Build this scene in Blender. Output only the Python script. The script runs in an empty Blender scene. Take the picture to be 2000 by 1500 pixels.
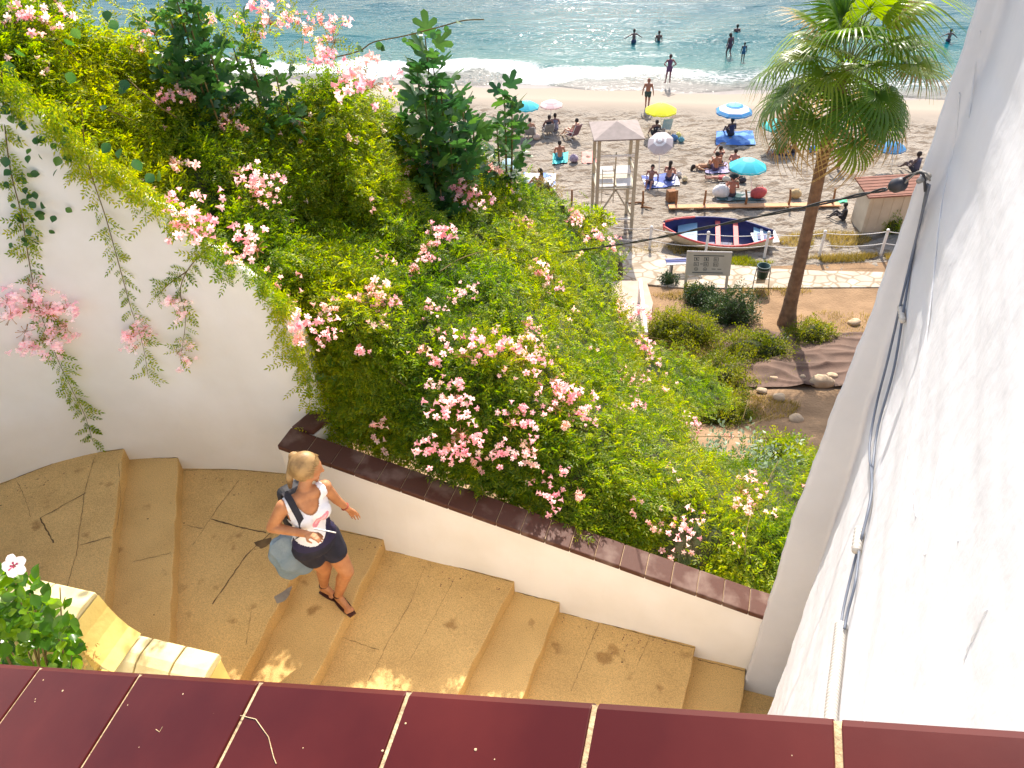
import bpy, bmesh, math, random
import numpy as np
from mathutils import Vector, Matrix, noise as mnoise
PI=math.pi
S=bpy.context.scene
COL=S.collection
# ------------------------------------------------------------------ camera, world, sun, exposure
F=1500.;PITCH=math.radians(39.5);ROLL=math.radians(-2.2);H=16.0
SUN_AZ=math.radians(9);SUN_EL=math.radians(44.5)
_f=np.array([0,math.cos(PITCH),-math.sin(PITCH)]);_r=np.array([1.,0,0]);_u=np.cross(_r,_f)
CR=_r*math.cos(ROLL)+_u*math.sin(ROLL);CU=-_r*math.sin(ROLL)+_u*math.cos(ROLL)
cam=bpy.data.cameras.new('camera');co=bpy.data.objects.new('camera',cam);COL.objects.link(co)
co.matrix_world=Matrix(((CR[0],CU[0],-_f[0],0),(CR[1],CU[1],-_f[1],0),(CR[2],CU[2],-_f[2],H),(0,0,0,1)))
cam.sensor_width=36;cam.lens=36*F/2000;cam.clip_start=.05;cam.clip_end=4000;S.camera=co
w=bpy.data.worlds.new('World');S.world=w;w.use_nodes=True
nt=w.node_tree;sky=nt.nodes.new('ShaderNodeTexSky');sky.sky_type='NISHITA';sky.sun_disc=False
sky.sun_elevation=SUN_EL;sky.sun_rotation=SUN_AZ;sky.air_density=1.0;sky.dust_density=2.0;sky.ozone_density=.6
nt.links.new(sky.outputs[0],nt.nodes['Background'].inputs[0]);nt.nodes['Background'].inputs[1].default_value=.15
sl=bpy.data.lights.new('sun','SUN');sl.energy=3.6;sl.angle=math.radians(.6);sl.color=(1,.97,.925)
so=bpy.data.objects.new('sun',sl);COL.objects.link(so)
sd=Vector((math.sin(SUN_AZ)*math.cos(SUN_EL),math.cos(SUN_AZ)*math.cos(SUN_EL),math.sin(SUN_EL)))
so.rotation_euler=sd.to_track_quat('Z','Y').to_euler();so.location=(0,60,60)
S.view_settings.view_transform='Standard';S.view_settings.look='None';S.view_settings.gamma=1
S.view_settings.exposure=1.15
try:
    S.view_settings.use_white_balance=True;S.view_settings.white_balance_temperature=7000;S.view_settings.white_balance_tint=12
except Exception: pass
S.render.engine='CYCLES'
try:
    S.cycles.max_bounces=7;S.cycles.diffuse_bounces=4;S.cycles.glossy_bounces=3;S.cycles.transmission_bounces=4
    S.cycles.sample_clamp_indirect=6;S.cycles.use_denoising=True
except Exception: pass
# ------------------------------------------------------------------ helpers
def ray(u,v): return CR*(u-1000)/F-CU*(v-750)/F+_f
def at(u,v,z):
    d=ray(u,v);return np.array([0,0,H])+(z-H)/d[2]*d
def aty(u,v,Y):
    d=ray(u,v);return np.array([0,0,H])+Y/d[1]*d
rnd=random.Random(7);rng=np.random.default_rng(11)
DW=np.array([.9476,-.3194]);NW=np.array([.3194,.9476])   # direction of the low wall and its normal (towards the sea)
def tag(o,label=None,cat=None,group=None,kind=None):
    if label:o['label']=label
    if cat:
        o['category']=cat
        if not kind:kind='thing'
    if group:o['group']=group
    if kind:o['kind']=kind
    return o
def empty(name,loc,label,cat,group=None,rz=0):
    o=bpy.data.objects.new(name,None);COL.objects.link(o);o.location=[float(c) for c in loc];o.rotation_euler=(0,0,rz)
    o.empty_display_size=.1
    return tag(o,label,cat,group)
def link(name,me,parent=None,local=True):
    o=bpy.data.objects.new(name,me);COL.objects.link(o)
    if parent is not None:
        o.parent=parent
        if not local: o.location=[-c for c in parent.location]
    return o
class MB:
    def __init__(s): s.v=[];s.f=[]
    def add(s,V,Fc):
        n=len(s.v);s.v+= [tuple(float(c) for c in p) for p in V];s.f+=[tuple(i+n for i in f) for f in Fc];return s
    def box(s,c,size,R=None,top=1.0):
        a,b,h=[q/2 for q in size];P=[]
        for z in (-1,1):
            k=top if z>0 else 1
            for x,y in ((-1,-1),(1,-1),(1,1),(-1,1)): P.append(Vector((x*a*k,y*b*k,z*h)))
        if R is not None: P=[R@p for p in P]
        P=[p+Vector(c) for p in P]
        return s.add(P,[(3,2,1,0),(4,5,6,7),(0,1,5,4),(1,2,6,5),(2,3,7,6),(3,0,4,7)])
    def bar(s,p,q,wd,ht,up=(0,0,1)):
        p=Vector(p);q=Vector(q);d=q-p;L=d.length;d.normalize();u=Vector(up)
        if abs(u.dot(d))>.98:u=Vector((0,1,0))
        x=d.cross(u).normalized();y=x.cross(d).normalized()
        R=Matrix((x,y,d)).transposed()
        return s.box((p+q)/2,(wd,ht,L),R)
    def tube(s,pts,r,n=8,caps=True):
        pts=[Vector(p) for p in pts];m=len(pts)
        if not hasattr(r,'__len__'): r=[r]*m
        V=[];ref=None
        for i,p in enumerate(pts):
            t=(pts[min(i+1,m-1)]-pts[max(i-1,0)]).normalized()
            if ref is None: ref=t.orthogonal().normalized()
            ref=(ref-t*ref.dot(t)).normalized();b=t.cross(ref)
            for k in range(n):
                a=2*PI*k/n;V.append(p+(ref*math.cos(a)+b*math.sin(a))*r[i])
        Fc=[(i*n+k,i*n+(k+1)%n,(i+1)*n+(k+1)%n,(i+1)*n+k) for i in range(m-1) for k in range(n)]
        if caps: Fc+=[tuple(range(n-1,-1,-1)),tuple((m-1)*n+k for k in range(n))]
        return s.add(V,Fc)
    def lathe(s,prof,c=(0,0,0),n=16,R=None):
        V=[];m=len(prof)
        for r,z in prof:
            for k in range(n):
                p=Vector((r*math.cos(2*PI*k/n),r*math.sin(2*PI*k/n),z))
                if R is not None:p=R@p
                V.append(p+Vector(c))
        return s.add(V,[(i*n+k,i*n+(k+1)%n,(i+1)*n+(k+1)%n,(i+1)*n+k) for i in range(m-1) for k in range(n)])
    def ball(s,c,r,n=10,m=7,sc=(1,1,1),R=None):
        prof=[(max(1e-4,math.sin(PI*i/m))*1,-math.cos(PI*i/m)) for i in range(m+1)];V=[]
        for q,z in prof:
            for k in range(n):
                p=Vector((q*math.cos(2*PI*k/n)*sc[0],q*math.sin(2*PI*k/n)*sc[1],z*sc[2]))*r
                if R is not None:p=R@p
                V.append(p+Vector(c))
        return s.add(V,[(i*n+k,i*n+(k+1)%n,(i+1)*n+(k+1)%n,(i+1)*n+k) for i in range(m) for k in range(n)])
    def prism(s,poly,z0,z1):
        n=len(poly);V=[(p[0],p[1],z0) for p in poly]+[(p[0],p[1],(p[2] if len(p)>2 else z1)) for p in poly]
        return s.add(V,[tuple(range(n-1,-1,-1)),tuple(range(n,2*n))]+[(i,(i+1)%n,n+(i+1)%n,n+i) for i in range(n)])
    def mesh(s,name,mat,smooth=False,merge=False):
        me=bpy.data.meshes.new(name);me.from_pydata(s.v,[],s.f);me.materials.append(mat)
        bm=bmesh.new();bm.from_mesh(me)
        if merge:bmesh.ops.remove_doubles(bm,verts=bm.verts,dist=1e-4)
        bmesh.ops.recalc_face_normals(bm,faces=bm.faces);bm.to_mesh(me);bm.free()
        if smooth: me.polygons.foreach_set('use_smooth',[True]*len(me.polygons))
        me.update();return me
    def build(s,name,mat,parent=None,smooth=False,bevel=0,seg=2,world=True,merge=False):
        o=link(name,s.mesh(name,mat,smooth,merge),parent,local=not world)
        if bevel:
            b=o.modifiers.new('bevel','BEVEL');b.width=bevel;b.segments=seg;b.limit_method='ANGLE';b.angle_limit=math.radians(40)
        return o
def npmesh(name,V,Fc,mat,smooth=False):
    V=np.asarray(V,dtype=np.float32).reshape(-1,3);Fc=np.asarray(Fc,dtype=np.int32)
    k=Fc.shape[1];me=bpy.data.meshes.new(name)
    me.vertices.add(len(V));me.vertices.foreach_set('co',V.ravel())
    me.loops.add(Fc.size);me.loops.foreach_set('vertex_index',Fc.ravel())
    me.polygons.add(len(Fc));me.polygons.foreach_set('loop_start',np.arange(0,Fc.size,k,dtype=np.int32))
    me.polygons.foreach_set('loop_total',np.full(len(Fc),k,dtype=np.int32))
    if smooth:me.polygons.foreach_set('use_smooth',np.ones(len(Fc),dtype=bool))
    me.materials.append(mat);me.update(calc_edges=True);me.validate();return me
def scatter(TV,TF,Rm,loc,sc):
    TV=np.asarray(TV);TF=np.asarray(TF);N=len(loc)
    V=np.einsum('nij,vj->nvi',Rm,TV)*np.asarray(sc).reshape(-1,1,1)+np.asarray(loc)[:,None,:]
    Fc=(TF[None]+(np.arange(N)*len(TV))[:,None,None]).reshape(-1,TF.shape[1])
    return V.reshape(-1,3),Fc
def frames(d,nrm):
    d=d/np.linalg.norm(d,axis=1,keepdims=True)
    x=np.cross(d,nrm);x/=np.linalg.norm(x,axis=1,keepdims=True)+1e-9
    z=np.cross(x,d);return np.stack([x,d,z],axis=2)      # columns: x side, y along, z normal
_K=rng.normal(size=(14,3));_K/=np.linalg.norm(_K,axis=1,keepdims=True);_Ph=rng.uniform(0,6.28,14)
def lerp_(a,b,t): return a+(b-a)*t
def nz(P,fr):
    P=np.asarray(P);s=np.zeros(P.shape[:-1])
    for i in range(14): s=s+np.sin(P@_K[i]*fr*(.7+.06*i)*2*PI+_Ph[i])
    return s/5.0
# ------------------------------------------------------------------ materials
def mat(name,col,rough=.6,col2=None,nscale=4,bump=0,bscale=40,spec=.35,detail=5,contrast=(.35,.65),dist=.02,metal=0,coat=0,island=0):
    m=bpy.data.materials.new(name);m.use_nodes=True;N=m.node_tree.nodes;L=m.node_tree.links;b=N['Principled BSDF']
    b.inputs['Base Color'].default_value=(*col,1);b.inputs['Roughness'].default_value=rough
    b.inputs['Specular IOR Level'].default_value=spec;b.inputs['Metallic'].default_value=metal;b.inputs['Coat Weight'].default_value=coat
    g=N.new('ShaderNodeNewGeometry');src=g.outputs['Position']
    if col2 is None: col2=tuple(c*.82 for c in col)
    t=N.new('ShaderNodeTexNoise');t.inputs['Scale'].default_value=nscale;t.inputs['Detail'].default_value=detail;L.new(src,t.inputs['Vector'])
    r=N.new('ShaderNodeValToRGB');r.color_ramp.elements[0].position=contrast[0];r.color_ramp.elements[1].position=contrast[1]
    r.color_ramp.elements[0].color=(*col,1);r.color_ramp.elements[1].color=(*col2,1);L.new(t.outputs[0],r.inputs[0]);L.new(r.outputs[0],b.inputs['Base Color'])
    if bump:
        t2=N.new('ShaderNodeTexNoise');t2.inputs['Scale'].default_value=bscale;t2.inputs['Detail'].default_value=6;L.new(src,t2.inputs['Vector'])
        bp=N.new('ShaderNodeBump');bp.inputs['Strength'].default_value=bump;bp.inputs['Distance'].default_value=dist
        L.new(t2.outputs[0],bp.inputs['Height']);L.new(bp.outputs[0],b.inputs['Normal'])
    m['ramp']=r.name
    return m
def leafmat(name,c1,c2,c3,trans=.45,rough=.45,nsc=.9):
    m=bpy.data.materials.new(name);m.use_nodes=True;N=m.node_tree.nodes;L=m.node_tree.links;b=N['Principled BSDF']
    g=N.new('ShaderNodeNewGeometry');t=N.new('ShaderNodeTexNoise');t.inputs['Scale'].default_value=nsc;t.inputs['Detail'].default_value=3
    L.new(g.outputs['Position'],t.inputs['Vector'])
    ad=N.new('ShaderNodeMath');ad.operation='MULTIPLY_ADD';L.new(g.outputs['Random Per Island'],ad.inputs[0]);ad.inputs[1].default_value=.45
    sb=N.new('ShaderNodeMath');sb.operation='SUBTRACT';L.new(t.outputs[0],sb.inputs[0]);sb.inputs[1].default_value=.22;L.new(sb.outputs[0],ad.inputs[2])
    r=N.new('ShaderNodeValToRGB');e=r.color_ramp.elements;e[0].position=.25;e[0].color=(*c1,1);e[1].position=.78;e[1].color=(*c3,1)
    x=e.new(.52);x.color=(*c2,1);L.new(ad.outputs[0],r.inputs[0]);L.new(r.outputs[0],b.inputs['Base Color'])
    b.inputs['Roughness'].default_value=rough;b.inputs['Specular IOR Level'].default_value=.4
    tr=N.new('ShaderNodeBsdfTranslucent');hs=N.new('ShaderNodeHueSaturation');hs.inputs['Value'].default_value=2.4;hs.inputs['Saturation'].default_value=1.1
    L.new(r.outputs[0],hs.inputs['Color']);L.new(hs.outputs[0],tr.inputs['Color'])
    mx=N.new('ShaderNodeMixShader');mx.inputs[0].default_value=trans;L.new(b.outputs[0],mx.inputs[1]);L.new(tr.outputs[0],mx.inputs[2])
    L.new(mx.outputs[0],N['Material Output'].inputs[0]);return m
def nodes(m): return m.node_tree.nodes,m.node_tree.links,m.node_tree.nodes['Principled BSDF']
M={}
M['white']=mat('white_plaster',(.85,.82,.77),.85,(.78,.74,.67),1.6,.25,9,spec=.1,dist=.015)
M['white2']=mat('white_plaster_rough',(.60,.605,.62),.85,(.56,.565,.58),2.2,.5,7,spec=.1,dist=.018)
def streaks(m,sc=(14,14,1.2),st=.6,dist=.012):
    N,L,b=nodes(m);g=N.new('ShaderNodeNewGeometry');mp=N.new('ShaderNodeMapping');mp.inputs['Scale'].default_value=sc
    t=N.new('ShaderNodeTexNoise');t.inputs['Scale'].default_value=1;t.inputs['Detail'].default_value=4
    L.new(g.outputs['Position'],mp.inputs[0]);L.new(mp.outputs[0],t.inputs['Vector'])
    bp=N.new('ShaderNodeBump');bp.inputs['Strength'].default_value=st;bp.inputs['Distance'].default_value=dist
    old=b.inputs['Normal'].links[0].from_socket if b.inputs['Normal'].links else None
    if old is not None:L.new(old,bp.inputs['Normal'])
    L.new(t.outputs[0],bp.inputs['Height']);L.new(bp.outputs[0],b.inputs['Normal'])
streaks(M['white2'],(7,7,.9),.32,.010)
# stained terrazzo-like concrete for the steps
def concrete():
    m=mat('step_concrete',(.70,.46,.185),.8,(.60,.385,.15),2.3,.5,70,spec=.15,contrast=(.38,.66),dist=.006)
    N,L,b=nodes(m);r=N[m['ramp']];g=N.new('ShaderNodeNewGeometry')
    v=N.new('ShaderNodeTexVoronoi');v.inputs['Scale'].default_value=95;L.new(g.outputs['Position'],v.inputs['Vector'])
    rr=N.new('ShaderNodeValToRGB');rr.color_ramp.elements[0].position=.12;rr.color_ramp.elements[0].color=(.45,.45,.45,1);rr.color_ramp.elements[1].position=.34;rr.color_ramp.elements[1].color=(1,1,1,1)
    L.new(v.outputs['Distance'],rr.inputs[0])
    n2=N.new('ShaderNodeTexNoise');n2.inputs['Scale'].default_value=130;n2.inputs['Detail'].default_value=2;L.new(g.outputs['Position'],n2.inputs['Vector'])
    r2=N.new('ShaderNodeValToRGB');r2.color_ramp.elements[0].position=.35;r2.color_ramp.elements[0].color=(.68,.66,.62,1);r2.color_ramp.elements[1].position=.65;r2.color_ramp.elements[1].color=(1.25,1.22,1.15,1);L.new(n2.outputs[0],r2.inputs[0])
    a=N.new('ShaderNodeMix');a.data_type='RGBA';a.blend_type='MULTIPLY';a.inputs[0].default_value=.55
    L.new(r.outputs[0],a.inputs[6]);L.new(rr.outputs[0],a.inputs[7])
    c=N.new('ShaderNodeMix');c.data_type='RGBA';c.blend_type='MULTIPLY';c.inputs[0].default_value=.55
    L.new(a.outputs[2],c.inputs[6]);L.new(r2.outputs[0],c.inputs[7])
    n3=N.new('ShaderNodeTexNoise');n3.inputs['Scale'].default_value=4.2;n3.inputs['Detail'].default_value=6;L.new(g.outputs['Position'],n3.inputs['Vector'])
    r3=N.new('ShaderNodeValToRGB');r3.color_ramp.elements[0].position=.64;r3.color_ramp.elements[0].color=(1,1,1,1);r3.color_ramp.elements[1].position=.72;r3.color_ramp.elements[1].color=(.62,.55,.5,1);L.new(n3.outputs[0],r3.inputs[0])
    d=N.new('ShaderNodeMix');d.data_type='RGBA';d.blend_type='MULTIPLY';d.inputs[0].default_value=1
    L.new(c.outputs[2],d.inputs[6]);L.new(r3.outputs[0],d.inputs[7]);L.new(d.outputs[2],b.inputs['Base Color']);return m
M['step']=concrete()
M['crack']=mat('dark_joint_dirt',(.11,.065,.03),.9,(.2,.12,.05),12)
M['patch']=mat('grey_cement_patch',(.30,.25,.19),.85,(.2,.16,.12),9)
M['tile']=mat('maroon_glazed_tile',(.058,.005,.0045),.30,(.095,.012,.009),3.2,.06,25,spec=.22,contrast=(.36,.62),dist=.004)
M['tile_old']=mat('weathered_brown_tile',(.085,.034,.022),.5,(.17,.105,.08),5,.3,30,spec=.22,contrast=(.5,.68),dist=.004)
M['grout']=mat('pale_grout',(.62,.47,.28),.9,(.4,.28,.15),20,.4,90)
M['yellow']=mat('yellow_paint',(.78,.60,.20),.7,(.70,.50,.14),3,.3,14,spec=.2)
M['yellowtop']=mat('faded_yellow_paint',(.80,.68,.38),.7,(.68,.54,.26),6,.3,16,spec=.2)
M['leaf']=leafmat('vine_leaf',(.07,.145,.010),(.18,.25,.009),(.33,.33,.012),.5)
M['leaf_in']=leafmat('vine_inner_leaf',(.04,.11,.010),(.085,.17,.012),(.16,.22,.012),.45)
M['figleaf']=leafmat('fig_leaf',(.022,.075,.025),(.038,.11,.028),(.085,.18,.03),.28,.35)
M['bushdark']=leafmat('dark_shrub_leaf',(.010,.028,.010),(.02,.05,.012),(.06,.095,.02),.25)
M['bushyel']=leafmat('yellow_shrub_leaf',(.07,.10,.008),(.15,.17,.012),(.26,.24,.02),.45)
M['greyleaf']=leafmat('grey_shrub_leaf',(.12,.17,.10),(.22,.29,.19),(.38,.45,.34),.3)
M['hibleaf']=leafmat('hibiscus_leaf',(.025,.08,.010),(.06,.15,.015),(.16,.26,.02),.4,.25)
M['palmleaf']=leafmat('palm_leaf',(.030,.085,.012),(.075,.155,.015),(.16,.22,.02),.42,.34,.6)
M['palmdry']=leafmat('dry_palm_tip',(.20,.13,.05),(.30,.20,.08),(.38,.28,.13),.35)
M['drygrass']=leafmat('dry_grass',(.16,.13,.03),(.26,.19,.05),(.36,.27,.09),.3)
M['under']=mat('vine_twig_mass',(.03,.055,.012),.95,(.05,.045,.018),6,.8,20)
M['stem']=mat('vine_stem',(.16,.11,.03),.8)
M['stemgreen']=mat('green_stem',(.14,.17,.03),.7)
def petalmat(name,a,b2,c):
    m=leafmat(name,a,b2,c,.4,.6,3);return m
M['petal']=petalmat('pink_petal',(.72,.33,.38),(.82,.48,.50),(.88,.66,.62))
M['petal_lifted']=petalmat('shade_lifted_petal',(.82,.50,.56),(.90,.66,.70),(.92,.80,.80))  # brighter petal copy, its colour offsets the shade on the hanging bunches
M['petal2']=petalmat('pale_pink_petal',(.78,.42,.40),(.84,.55,.50),(.88,.68,.60))
M['calyx']=leafmat('dry_calyx',(.25,.13,.05),(.35,.20,.07),(.42,.28,.10),.3)
M['hibpetal']=mat('white_hibiscus_petal',(.88,.82,.80),.6,(.88,.78,.76),20)
M['hibeye']=mat('crimson_flower_eye',(.45,.02,.10),.6)
# sand
def sandmat():
    m=mat('beach_sand',(.325,.285,.235),.95,(.255,.22,.178),.55,.9,7,spec=.1,contrast=(.3,.7),dist=.14)
    N,L,b=nodes(m);r=N[m['ramp']];g=N.new('ShaderNodeNewGeometry')
    sx=N.new('ShaderNodeSeparateXYZ');L.new(g.outputs['Position'],sx.inputs[0])
    tt=N.new('ShaderNodeMath');tt.operation='MULTIPLY_ADD';L.new(sx.outputs[0],tt.inputs[0]);tt.inputs[1].default_value=.19;L.new(sx.outputs[1],tt.inputs[2])
    nn=N.new('ShaderNodeTexNoise');nn.inputs['Scale'].default_value=.22;nn.inputs['Detail'].default_value=2;L.new(g.outputs['Position'],nn.inputs['Vector'])
    ta=N.new('ShaderNodeMath');ta.operation='MULTIPLY_ADD';L.new(nn.outputs[0],ta.inputs[0]);ta.inputs[1].default_value=3.0;L.new(tt.outputs[0],ta.inputs[2])  # t+~1.5
    # debris blotches, stretched across the view, only on dry churned sand
    mp=N.new('ShaderNodeMapping');mp.inputs['Scale'].default_value=(1.3,2.9,1);L.new(g.outputs['Position'],mp.inputs[0])
    db=N.new('ShaderNodeTexNoise');db.inputs['Scale'].default_value=1;db.inputs['Detail'].default_value=6;db.inputs['Roughness'].default_value=.62;L.new(mp.outputs[0],db.inputs['Vector'])
    dr=N.new('ShaderNodeValToRGB');dr.color_ramp.elements[0].position=.50;dr.color_ramp.elements[0].color=(0,0,0,1);dr.color_ramp.elements[1].position=.57;dr.color_ramp.elements[1].color=(1,1,1,1);L.new(db.outputs[0],dr.inputs[0])
    ms=N.new('ShaderNodeMapRange');ms.inputs[1].default_value=45.4;ms.inputs[2].default_value=46.4;ms.inputs[3].default_value=1;ms.inputs[4].default_value=0;L.new(ta.outputs[0],ms.inputs[0])
    mu=N.new('ShaderNodeMath');mu.operation='MULTIPLY';L.new(dr.outputs[0],mu.inputs[0]);L.new(ms.outputs[0],mu.inputs[1])
    m2=N.new('ShaderNodeMath');m2.operation='MULTIPLY';L.new(mu.outputs[0],m2.inputs[0]);m2.inputs[1].default_value=.75
    a=N.new('ShaderNodeMix');a.data_type='RGBA';L.new(m2.outputs[0],a.inputs[0]);L.new(r.outputs[0],a.inputs[6]);a.inputs[7].default_value=(.13,.095,.065,1)
    # smooth band and wet band
    sm=N.new('ShaderNodeMapRange');sm.inputs[1].default_value=45.6;sm.inputs[2].default_value=47.0;L.new(ta.outputs[0],sm.inputs[0])
    b2=N.new('ShaderNodeMix');b2.data_type='RGBA';L.new(sm.outputs[0],b2.inputs[0]);L.new(a.outputs[2],b2.inputs[6]);b2.inputs[7].default_value=(.325,.275,.22,1)
    wm=N.new('ShaderNodeMapRange');wm.inputs[1].default_value=50.2;wm.inputs[2].default_value=50.5;L.new(ta.outputs[0],wm.inputs[0])
    c=N.new('ShaderNodeMix');c.data_type='RGBA';L.new(wm.outputs[0],c.inputs[0]);L.new(b2.outputs[2],c.inputs[6]);c.inputs[7].default_value=(.20,.175,.16,1)
    L.new(c.outputs[2],b.inputs['Base Color'])
    rg=N.new('ShaderNodeMapRange');rg.inputs[1].default_value=50.2;rg.inputs[2].default_value=50.5;rg.inputs[3].default_value=.95;rg.inputs[4].default_value=.3;L.new(ta.outputs[0],rg.inputs[0]);L.new(rg.outputs[0],b.inputs['Roughness'])
    for n in N:
        if n.type=='BUMP':
            bs=N.new('ShaderNodeMapRange');bs.inputs[1].default_value=45.2;bs.inputs[2].default_value=46.6;bs.inputs[3].default_value=.9;bs.inputs[4].default_value=.06;L.new(ta.outputs[0],bs.inputs[0]);L.new(bs.outputs[0],n.inputs['Strength'])
    return m
M['sand']=sandmat()
M['dirt']=mat('garden_dirt',(.31,.20,.115),.95,(.22,.14,.08),1.2,.8,12,spec=.1,dist=.05)
M['ramp']=mat('pink_concrete',(.52,.38,.30),.9,(.45,.33,.25),3)
def pathmat():
    m=mat('crazy_paving',(.50,.44,.36),.9,(.42,.36,.28),1.3,.2,30,spec=.15)
    N,L,b=nodes(m);r=N[m['ramp']];g=N.new('ShaderNodeNewGeometry');mp=N.new('ShaderNodeMapping');mp.inputs['Scale'].default_value=(1.9,2.5,1)
    nv=N.new('ShaderNodeTexNoise');nv.inputs['Scale'].default_value=1.5;L.new(g.outputs['Position'],nv.inputs['Vector'])
    ad=N.new('ShaderNodeMix');ad.data_type='VECTOR';ad.inputs[0].default_value=.25;L.new(g.outputs['Position'],ad.inputs[4]);L.new(nv.outputs['Color'],ad.inputs[5])
    L.new(ad.outputs[1],mp.inputs[0]);v=N.new('ShaderNodeTexVoronoi');v.feature='DISTANCE_TO_EDGE';v.inputs['Scale'].default_value=1.2;L.new(mp.outputs[0],v.inputs['Vector'])
    rr=N.new('ShaderNodeValToRGB');rr.color_ramp.elements[0].position=.03;rr.color_ramp.elements[0].color=(.66,.60,.52,1);rr.color_ramp.elements[1].position=.09;rr.color_ramp.elements[1].color=(1,1,1,1);L.new(v.outputs[0],rr.inputs[0])
    v2=N.new('ShaderNodeTexVoronoi');v2.inputs['Scale'].default_value=1.2;L.new(mp.outputs[0],v2.inputs['Vector'])
    hs=N.new('ShaderNodeMapRange');hs.inputs[3].default_value=.86;hs.inputs[4].default_value=1.08;L.new(v2.outputs['Color'],hs.inputs[0])
    a=N.new('ShaderNodeMix');a.data_type='RGBA';a.blend_type='MULTIPLY';a.inputs[0].default_value=1;L.new(r.outputs[0],a.inputs[6]);L.new(rr.outputs[0],a.inputs[7])
    c=N.new('ShaderNodeMix');c.data_type='RGBA';c.blend_type='MULTIPLY';c.inputs[0].default_value=1;L.new(a.outputs[2],c.inputs[6]);L.new(hs.outputs[0],c.inputs[7])
    L.new(c.outputs[2],b.inputs['Base Color']);return m
M['path']=pathmat()
def seamat():
    m=bpy.data.materials.new('sea_water');m.use_nodes=True;N,L,b=nodes(m);g=N.new('ShaderNodeNewGeometry')
    sx=N.new('ShaderNodeSeparateXYZ');L.new(g.outputs['Position'],sx.inputs[0])
    tt=N.new('ShaderNodeMath');tt.operation='MULTIPLY_ADD';L.new(sx.outputs[0],tt.inputs[0]);tt.inputs[1].default_value=.19;L.new(sx.outputs[1],tt.inputs[2])
    n1=N.new('ShaderNodeTexNoise');n1.inputs['Scale'].default_value=.16;n1.inputs['Detail'].default_value=3;L.new(g.outputs['Position'],n1.inputs['Vector'])
    ta=N.new('ShaderNodeMath');ta.operation='MULTIPLY_ADD';L.new(n1.outputs[0],ta.inputs[0]);ta.inputs[1].default_value=6;L.new(tt.outputs[0],ta.inputs[2])  # t+3
    r=N.new('ShaderNodeValToRGB');mr=N.new('ShaderNodeMapRange');mr.inputs[1].default_value=50;mr.inputs[2].default_value=90;L.new(ta.outputs[0],mr.inputs[0]);L.new(mr.outputs[0],r.inputs[0])
    e=r.color_ramp.elements;e[0].position=0;e[0].color=(.20,.185,.17,1);e[1].position=1;e[1].color=(.001,.062,.105,1)
    for p,c in ((.07,(.19,.185,.165)),(.16,(.04,.135,.135)),(.3,(.001,.092,.108)),(.6,(.0,.070,.10))):
        x=e.new(p);x.color=(*c,1)
    # foam
    mp=N.new('ShaderNodeMapping');mp.inputs['Scale'].default_value=(.8,2.4,1);L.new(g.outputs['Position'],mp.inputs[0])
    fn=N.new('ShaderNodeTexNoise');fn.inputs['Scale'].default_value=3.2;fn.inputs['Detail'].default_value=8;fn.inputs['Roughness'].default_value=.7;L.new(mp.outputs[0],fn.inputs['Vector'])
    xr=N.new('ShaderNodeMapRange');xr.inputs[1].default_value=3;xr.inputs[2].default_value=14;xr.inputs[3].default_value=1;xr.inputs[4].default_value=.62;L.new(sx.outputs[0],xr.inputs[0])
    cv=N.new('ShaderNodeValToRGB');m2=N.new('ShaderNodeMapRange');m2.inputs[1].default_value=48;m2.inputs[2].default_value=60;L.new(ta.outputs[0],m2.inputs[0]);L.new(m2.outputs[0],cv.inputs[0])
    ce=cv.color_ramp.elements;ce[0].position=.27;ce[0].color=(.55,.55,.55,1);ce[1].position=1;ce[1].color=(.0,)*3+(1,)
    for p,c in ((.30,.14),(.43,.20),(.50,.78),(.58,.92),(.66,.70),(.74,.30),(.84,.05)):
        x=ce.new(p);x.color=(c,c,c,1)
    mul=N.new('ShaderNodeMath');mul.operation='MULTIPLY';L.new(cv.outputs[0],mul.inputs[0]);L.new(xr.outputs[0],mul.inputs[1])
    sm=N.new('ShaderNodeMath');sm.operation='ADD';L.new(mul.outputs[0],sm.inputs[0]);L.new(fn.outputs[0],sm.inputs[1])
    fm=N.new('ShaderNodeMapRange');fm.inputs[1].default_value=.98;fm.inputs[2].default_value=1.2;L.new(sm.outputs[0],fm.inputs[0])
    mx=N.new('ShaderNodeMix');mx.data_type='RGBA';L.new(fm.outputs[0],mx.inputs[0]);L.new(r.outputs[0],mx.inputs[6]);mx.inputs[7].default_value=(.66,.67,.66,1);L.new(mx.outputs[2],b.inputs['Base Color'])
    rr=N.new('ShaderNodeMapRange');rr.inputs[3].default_value=.14;rr.inputs[4].default_value=.8;L.new(fm.outputs[0],rr.inputs[0]);L.new(rr.outputs[0],b.inputs['Roughness'])
    b.inputs['IOR'].default_value=1.33;b.inputs['Specular IOR Level'].default_value=.06
    w1=N.new('ShaderNodeTexNoise');w1.inputs['Scale'].default_value=1;w1.inputs['Detail'].default_value=5;w1.inputs['Roughness'].default_value=.6
    mp2=N.new('ShaderNodeMapping');mp2.inputs['Scale'].default_value=(.55,1.5,1);L.new(g.outputs['Position'],mp2.inputs[0]);L.new(mp2.outputs[0],w1.inputs['Vector'])
    w2=N.new('ShaderNodeTexNoise');w2.inputs['Scale'].default_value=3.4;w2.inputs['Detail'].default_value=3;L.new(mp2.outputs[0],w2.inputs['Vector'])
    b1=N.new('ShaderNodeBump');b1.inputs['Strength'].default_value=1;b1.inputs['Distance'].default_value=.16;L.new(w1.outputs[0],b1.inputs['Height'])
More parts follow.
